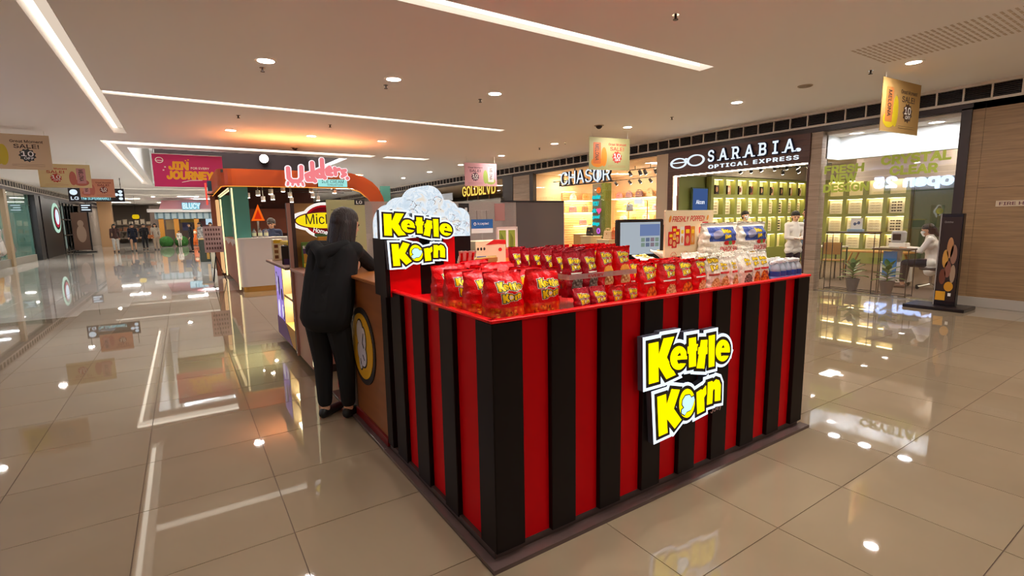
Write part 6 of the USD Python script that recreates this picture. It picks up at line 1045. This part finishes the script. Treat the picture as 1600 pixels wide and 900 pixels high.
for z in (.05, 1.0, 1.9, 2.9): part(bk, 'grid_rail', bx(XL - .05, 37.7, z, XL + .03, 42.0, z + .07), blk)
part(bk, 'grid_back', bx(XL - .5, 37.6, 0, XL - .45, 42, 3.), M('grid_glass', '#5a5f58', .2)); part(bk, 'grid_light', [bx(XL - .4, 38 + i, .2, XL - .38, 38.5 + i, 2.8) for i in range(4)], glow('grid_glow', '#cfe6d8', .35 * LIT), kind='stuff')
t = thing('oval_shop_sign', 'tall white oval lit sign with a red rim on the black shopfront', 'sign', (XL + .02, 36.3, 2.0)); part(t, 'green_rim', slab(ell(0, 0, 1.0, .8), .03, '+x', (0, 0, 0)), glow('oval_green_rim', '#bfe6cf', .9 * LIT)); part(t, 'dark_disc', slab(ell(0, 0, .82, .62), .012, '+x', (.03, 0, 0)), blk); part(t, 'white_mark', slab(ell(0, .04, .5, .42), .012, '+x', (.042, 0, 0)), lw); part(t, 'red_mark', slab(ell(0, 0, .6, .5).difference(ell(0, .06, .5, .42)), .012, '+x', (.043, 0, 0)), glow('oval_red_mark', '#c03048', .8 * LIT))
for i, (x, y) in enumerate(((-5.0, 38.6),)): t = thing('poster_stand', 'brown fashion poster stand before the black grid shopfront', 'poster stand', (x, y, 0)); part(t, 'panel', bx(-.4, -.03, .15, .35, .03, 2.35), M('poster_brown', '#7a5a4a', .5)); part(t, 'figure', slab(union_all([ell(0, 1.7, .14, .2), ell(0, 1.1, .22, .5)]), .004, '-y', (0, -.03, 0)), M('poster_figure', '#b89a86', .5)); part(t, 'foot', bx(-.45, -.25, 0, .6, .25, .06), black_matt); part(t, 'edge', bx(.35, -.04, .1, .42, .04, 2.4), black_matt)
single('column', bx(-5.1, 47.5, 0, -4.3, 48.3, H), M('column_tan', '#b08a62', .6), 'square tan column at the far end of the corridor', 'column')
t = thing('far_shop_counter', 'low shelves of goods behind the tan column', 'shelves', (-3, 56, 0)); 
for i in range(3): part(t, 'shelf', bx(-4, 0, .4 + i * .6, 3, .5, .46 + i * .6), M('shelf_far', '#8a7a66', .6)); part(t, 'goods', [bx(-3.9 + k * .42, .05, .46 + i * .6, -3.6 + k * .42, .4, .7 + i * .6 + .1 * ((k * 7 + i) % 3)) for k in range(16)], M('goods_%d' % i, ('#5a4a3a', '#8a5a3a', '#b8a890')[i], .6), kind='stuff')
# play shop at the end
bs = thing('play_shop', 'play shop front with pink roof, orange posts and a turquoise lit sign', 'shop front', (0, 44, 0)); op = M('post_orange', '#c9872e', .5)
part(bs, 'roof', slab(Polygon([(-1.3, 2.66), (-1.1, 3.3), (4.2, 3.3), (4.2, 2.66)]), 1.5, '-y', (0, 45.5 - 44, 0)), M('roof_pink', '#c98a92', .6)); part(bs, 'fascia', bx(-2.0, -.3, 2.44, 4.2, .0, 2.66), M('fascia_pale', '#d6d0cc', .6)); part(bs, 'awning', bx(-1.6, -.1, 1.95, 4.2, .1, 2.44), M('awning_blue', '#9fb2b8', .6))
for i in range(14): part(bs, 'awning_stripe', bx(-1.5 + i * .4, -.12, 1.97, -1.38 + i * .4, -.1, 2.42), M('awning_dark', '#5f7a86', .6))
for x in (-1.4, -.5, .75, 2.6): part(bs, 'post', bx(x, -.1, 0, x + .3, .2, 2.0), op)
part(bs, 'back', bx(-2, 3, 0, 4.3, 3.1, 3.), M('play_back', '#6a5a50', .7)); part(bs, 'sign', slab(textw('BLUCY', 1.05, .4, True).buffer(.05), .06, '-y', (.15, -.35, 2.68)), glow('play_sign_edge', '#8fe0f4', .9 * LIT)); part(bs, 'lettering', slab(textw('BLUCY', 1.05, .4, True), .02, '-y', (.15, -.41, 2.68)), glow('play_sign_white', '#f4feff', LIT)); part(bs, 'exclamation', bx(2.0, -.4, 2.5, 2.16, -.34, 3.1), glow('play_sign_edge', '#8fe0f4', .9 * LIT)); part(bs, 'lit_panel', bx(1.5, .4, 1.5, 3.2, .45, 1.95), glow('play_lit', '#cfeeff', .8 * LIT))
for i, (x, z, w, h, c) in enumerate(((-1., 1.2, .5, .7, '#c9b890'), (.0, 1.1, .6, .6, '#4a4f7a'), (1.2, 1., .9, .8, '#7a4a4a'), (-.1, 1.7, .9, .3, '#b0a050'), (2.1, .3, .9, 1.1, '#6a7080'))): part(bs, 'goods_panel', bx(x, 1., z, x + w, 1.1, z + h), M('play_%d' % i, c, .6))
for i, (x, w) in enumerate(((-1.35, .75), (-.45, .75))):
    t = thing('hedge', f'clipped round green bush before the play shop, {("left", "right")[i]} one', 'bush', (x + .3, 43.2 + .1 * i, 0)); m = trimesh.creation.icosphere(3, .42); v = m.vertices; v *= (1 + .12 * (meshkit.noise(v * 14, 3 + i)[:, None] - .5)); v[:, 2] = np.maximum(v[:, 2], -.3) + .32; part(t, 'foliage', m, M('hedge_green', '#2f6a22', .8, bump=(30, 1., .05)), smooth=True); part(t, 'tub', cyl(0, 0, 0, .1, .3, 20), dark_brown)
t = thing('mascot_figure', 'small orange figure standing by the green bushes', 'figure', (.72, 43.3, 0)); part(t, 'body', smoothed(hull_chain([((V(0, 0, .35), .2), (V(0, 0, .7), .17)), ((V(-.09, 0, .1), .09), (V(-.08, 0, .4), .1)), ((V(.09, 0, .1), .09), (V(.08, 0, .4), .1)), ((V(-.15, 0, .7), .06), (V(-.3, 0, .5), .05)), ((V(.15, 0, .7), .06), (V(.3, 0, .5), .05)), ((V(0, 0, .95), .18), (V(0, -.02, 1.), .17))]), .05, 6), M('figure_orange', '#d8641a', .6), smooth=True); part(t, 'face', tm(manifold3d.Manifold.sphere(.13, 20).translate((0, -.09, .97))), M('figure_pale', '#f0d8b0', .6), smooth=True)
t = thing('waste_bin', 'dark green square bin with a lit cup on top in the corridor', 'bin', (.78, 24.2, 0)); part(t, 'body', bx(-.28, -.28, 0, .28, .28, .9, .02), M('bin_green', '#3a4034', .5)); part(t, 'lid', bx(-.3, -.3, .9, .3, .3, .95, .01), M('bin_gold', '#d8b070', .4)); part(t, 'panel', bx(-.05, -.285, .1, .05, -.28, .8), brass)
t = thing('draped_table', 'small cream draped table right of the dark bin', 'table', (1.05, 20.4, 0)); part(t, 'cloth', bx(-.3, -.3, 0, .3, .3, .68, .03), M('cloth_cream', '#cfc4a8', .8)); part(t, 'top', bx(-.32, -.32, .68, .32, .32, .7, .005), M('top_dark', '#2a2420', .5))
walk = dict(kner=(.085, .12, .46), ankr=(.08, .1, .09), toer=(.09, .25, .04), knel=(-.085, -.02, .44), ankl=(-.08, -.16, .1), toel=(-.09, -.03, .03))
far = [('woman in dark top and wide white trousers walking in the corridor', (-3.35, 37.2), 180, '#5a3c38', '#dcd8d2', 'long', {}), ('person in long navy dress walking in the middle of the corridor', (-2.55, 37.6), 180, '#1d2236', '#1d2236', 'short', dict(skirt=.5)), ('person in black clothes walking behind the navy dress', (-2.05, 39.), 180, '#201c22', '#201c22', 'short', {}), ('person in white top and beige trousers carrying a tan bag', (-1.45, 38.2), 180, '#cdbfae', '#b8a48e', 'long', {}), ('child in pale clothes by the green bushes', (-.25, 42.5), 180, '#c9c2ba', '#b0a8a0', 'short', {}), ('woman in black and white patterned dress by the play shop', (.8, 33.), 120, M('dress_pattern', '#d8d4d0', .8, var=(9, '#3a3638')), M('dress_pattern', '#d8d4d0', .8), 'tail', dict(skirt=.2)), ('person in black clothes beside the patterned dress', (.36, 33.3), 90, '#17161a', '#17161a', 'short', {}), ('person in dark blue clothes at the right edge of the corridor', (1.35, 34.), 180, '#2a3040', '#22242c', 'short', {})]
for lb, loc, rz, tp, tr, hr, kw in far:
    hh = 1.1 if 'child' in lb else 1.62; person('person', lb, loc, rz, walk if 'walking' in lb else None, hh, tp, tr, hair=hr, fine=.05, **kw)
t = thing('shoulder_bag', 'orange tan shoulder bag held by the person in white and beige', 'bag', (-1.68, 38.16, .72)); part(t, 'body', bx(-.16, -.06, 0, .16, .06, .22, .02), M('bag_tan_far', '#c8763e', .6)); part(t, 'strap', tube([(-.12, 0, .2), (.07, .03, .6), (.12, 0, .2)], .012, 6), M('bag_tan_far', '#c8763e', .6))
t = thing('yellow_hanging_lantern', 'yellow lantern hanging among the far people', 'lantern', (-2.5, 41, 1.95)); part(t, 'shade', lathe([(0, 0), (.16, .02), (.2, .14), (.16, .28), (0, .3)], 16), glow('lantern_yellow', '#f0c818', .8 * LIT), smooth=40); part(t, 'cord', tube([(0, 0, .3), (0, 0, H - 1.95)], .008, 5), black_matt)
# ================================================================ LAMPS
def downlight(x, y, label, r=.095, z=H, s=DOWNLIGHT):
    t = thing('downlight', label, 'downlight', (x, y, z)) if 'outside' not in label else thing('trim', kind='structure', loc=(x, y, z))
    part(t, 'trim_ring', lathe([(r, -.006), (r + .03, -.006), (r + .034, 0), (r, .002), (r, -.006)], 24), white_plastic)
    part(t, 'lens', lathe([(0, -.003), (r, -.003), (r, .001), (0, .001)], 24), glow('downlight_lens', '#fff8f1', s))
rows = {1.02: 'left', 2.62: 'middle', 4.26: 'right'}
for y, where in ((6.9, 'nearest'), (12.2, 'second'), (17.5, 'third')):
    for x, c in rows.items():
        if y == 17.5: continue
        downlight(x, y, f'round ceiling downlight, {c} one of the {where} row of three above the kiosks')
for x in (1.02, 2.62, 4.26, 6.): downlight(x, 1.6, 'round ceiling downlight outside the picture overhead', ); downlight(x, -3.6, 'round ceiling downlight outside the picture overhead')
dl = ['first from the right, by the tan banner', 'second from the right', 'third from the right', 'fourth from the right', 'fifth from the right', 'sixth from the right', 'seventh from the right', 'last small one on the right, far away']
for i, y in enumerate((2.82, 5.36, 7.97, 10.6, 13.3, 16.1, 18.9, 21.9)): downlight(8.2 + .05 * i, y, 'round downlight along the right shops, ' + dl[i], r=.085)
for y in (0.2, -2.4, -5.): downlight(8.2, y, 'round ceiling downlight outside the picture overhead')
for i, y in enumerate((20.5, 26.5, 32, 38)): downlight(-3.6, y, 'round ceiling downlight above the left shops, ' + ('nearest', 'second', 'third', 'farthest')[i] + ' in the row')
for x, y in ((-3.6, 2.), (-3.6, 8), (-3.6, 14), (-3.6, -4)): downlight(x, y, 'round ceiling downlight outside the picture overhead')
for i, (x, y) in enumerate(((-.1, 30.), (1.6, 30.), (3.4, 30), (-1.5, 42), (1., 42), (-3, 46), (6, 26), (6, 34))): downlight(x, y, 'small far ceiling downlight, ' + ('left', 'middle', 'right', 'left', 'right', 'leftmost', 'near', 'far')[i] + (' over the pink banner end' if i < 3 else ' before the far shops' if i < 6 else ' on the right side'))
# shop lamps
for i, (x, y) in enumerate(((12.5, 1.), (12.5, 3.2), (12.5, 6.), (15, 1.), (15, 3.2), (15, 6.5), (14, 7.4))):
    d = thing('ceiling_panel_light', f'flat white ceiling light inside the optical shop, {ORD[i]} one', 'ceiling light', (x, y, 2.998), group='optical shop ceiling lights')
    part(d, 'frame', bx(-.32, -.17, -.012, .32, .17, 0), white_plastic); part(d, 'diffuser', bx(-.3, -.15, -.015, .3, .15, -.011), glow('panel_light', '#fff4e0', SHOP))
for i, (x, y) in enumerate(((11.6, 10.), (11.6, 12.3), (11.6, 14.), (13.2, 10.6), (13.2, 13), (13.2, 17), (12, 19.5), (12, 22), (12.6, 17.6), (13.4, 20.5), (14, 23))):  # the last few are added to brighten the shop behind the hoarding
    d = thing('ceiling_panel_light', f'warm ceiling light among bag shop lamps and ones added behind the hoarding, {ORD[i]} one', 'ceiling light', (x, y, 3.048), group='bag shop ceiling lights')
    part(d, 'frame', bx(-.32, -.17, -.012, .32, .17, 0), white_plastic); part(d, 'diffuser', bx(-.3, -.15, -.015, .3, .15, -.011), glow('bag_shop_light', '#ffe6bd', SHOP))

for i, (x, y) in enumerate(((-3., 45), (.5, 41.), (-1, 52), (2.5, 52), (-4., 52), (-3.2, 29), (2.4, 25.5), (5, 38), (8, 30), (1.5, 44.8))):  # panel lights added to brighten the dim far corridor
    d = thing('ceiling_panel_light', f'broad white ceiling light added to brighten the far corridor, {ORD[i]} one', 'ceiling light', (x, y, H - .002), group='added far ceiling lights')
    part(d, 'frame', bx(-.62, -.32, -.012, .62, .32, 0), white_plastic); part(d, 'diffuser', bx(-.6, -.3, -.015, .6, .3, -.011), glow('far_panel', '#fff8f0', SHOP * .8))

# spots in deep tubes over the popcorn kiosk (added unseen above to brighten it)
for i, (x, y) in enumerate(((1.3, 2.1), (1.75, 2.5), (2.3, 2.2), (2.9, 2.1), (3.3, 2.4), (1.4, 3.3))):
    t = thing('trim', kind='structure', loc=(x, y, H)); part(t, 'tube', lathe([(.075, 0), (.075, -.26), (.082, -.26), (.082, 0), (.075, 0)], 20), black_matt); part(t, 'lens', lathe([(0, -.03), (.074, -.03), (.074, -.025), (0, -.025)], 20), glow('spot_lens', '#fff6ee', 150.))
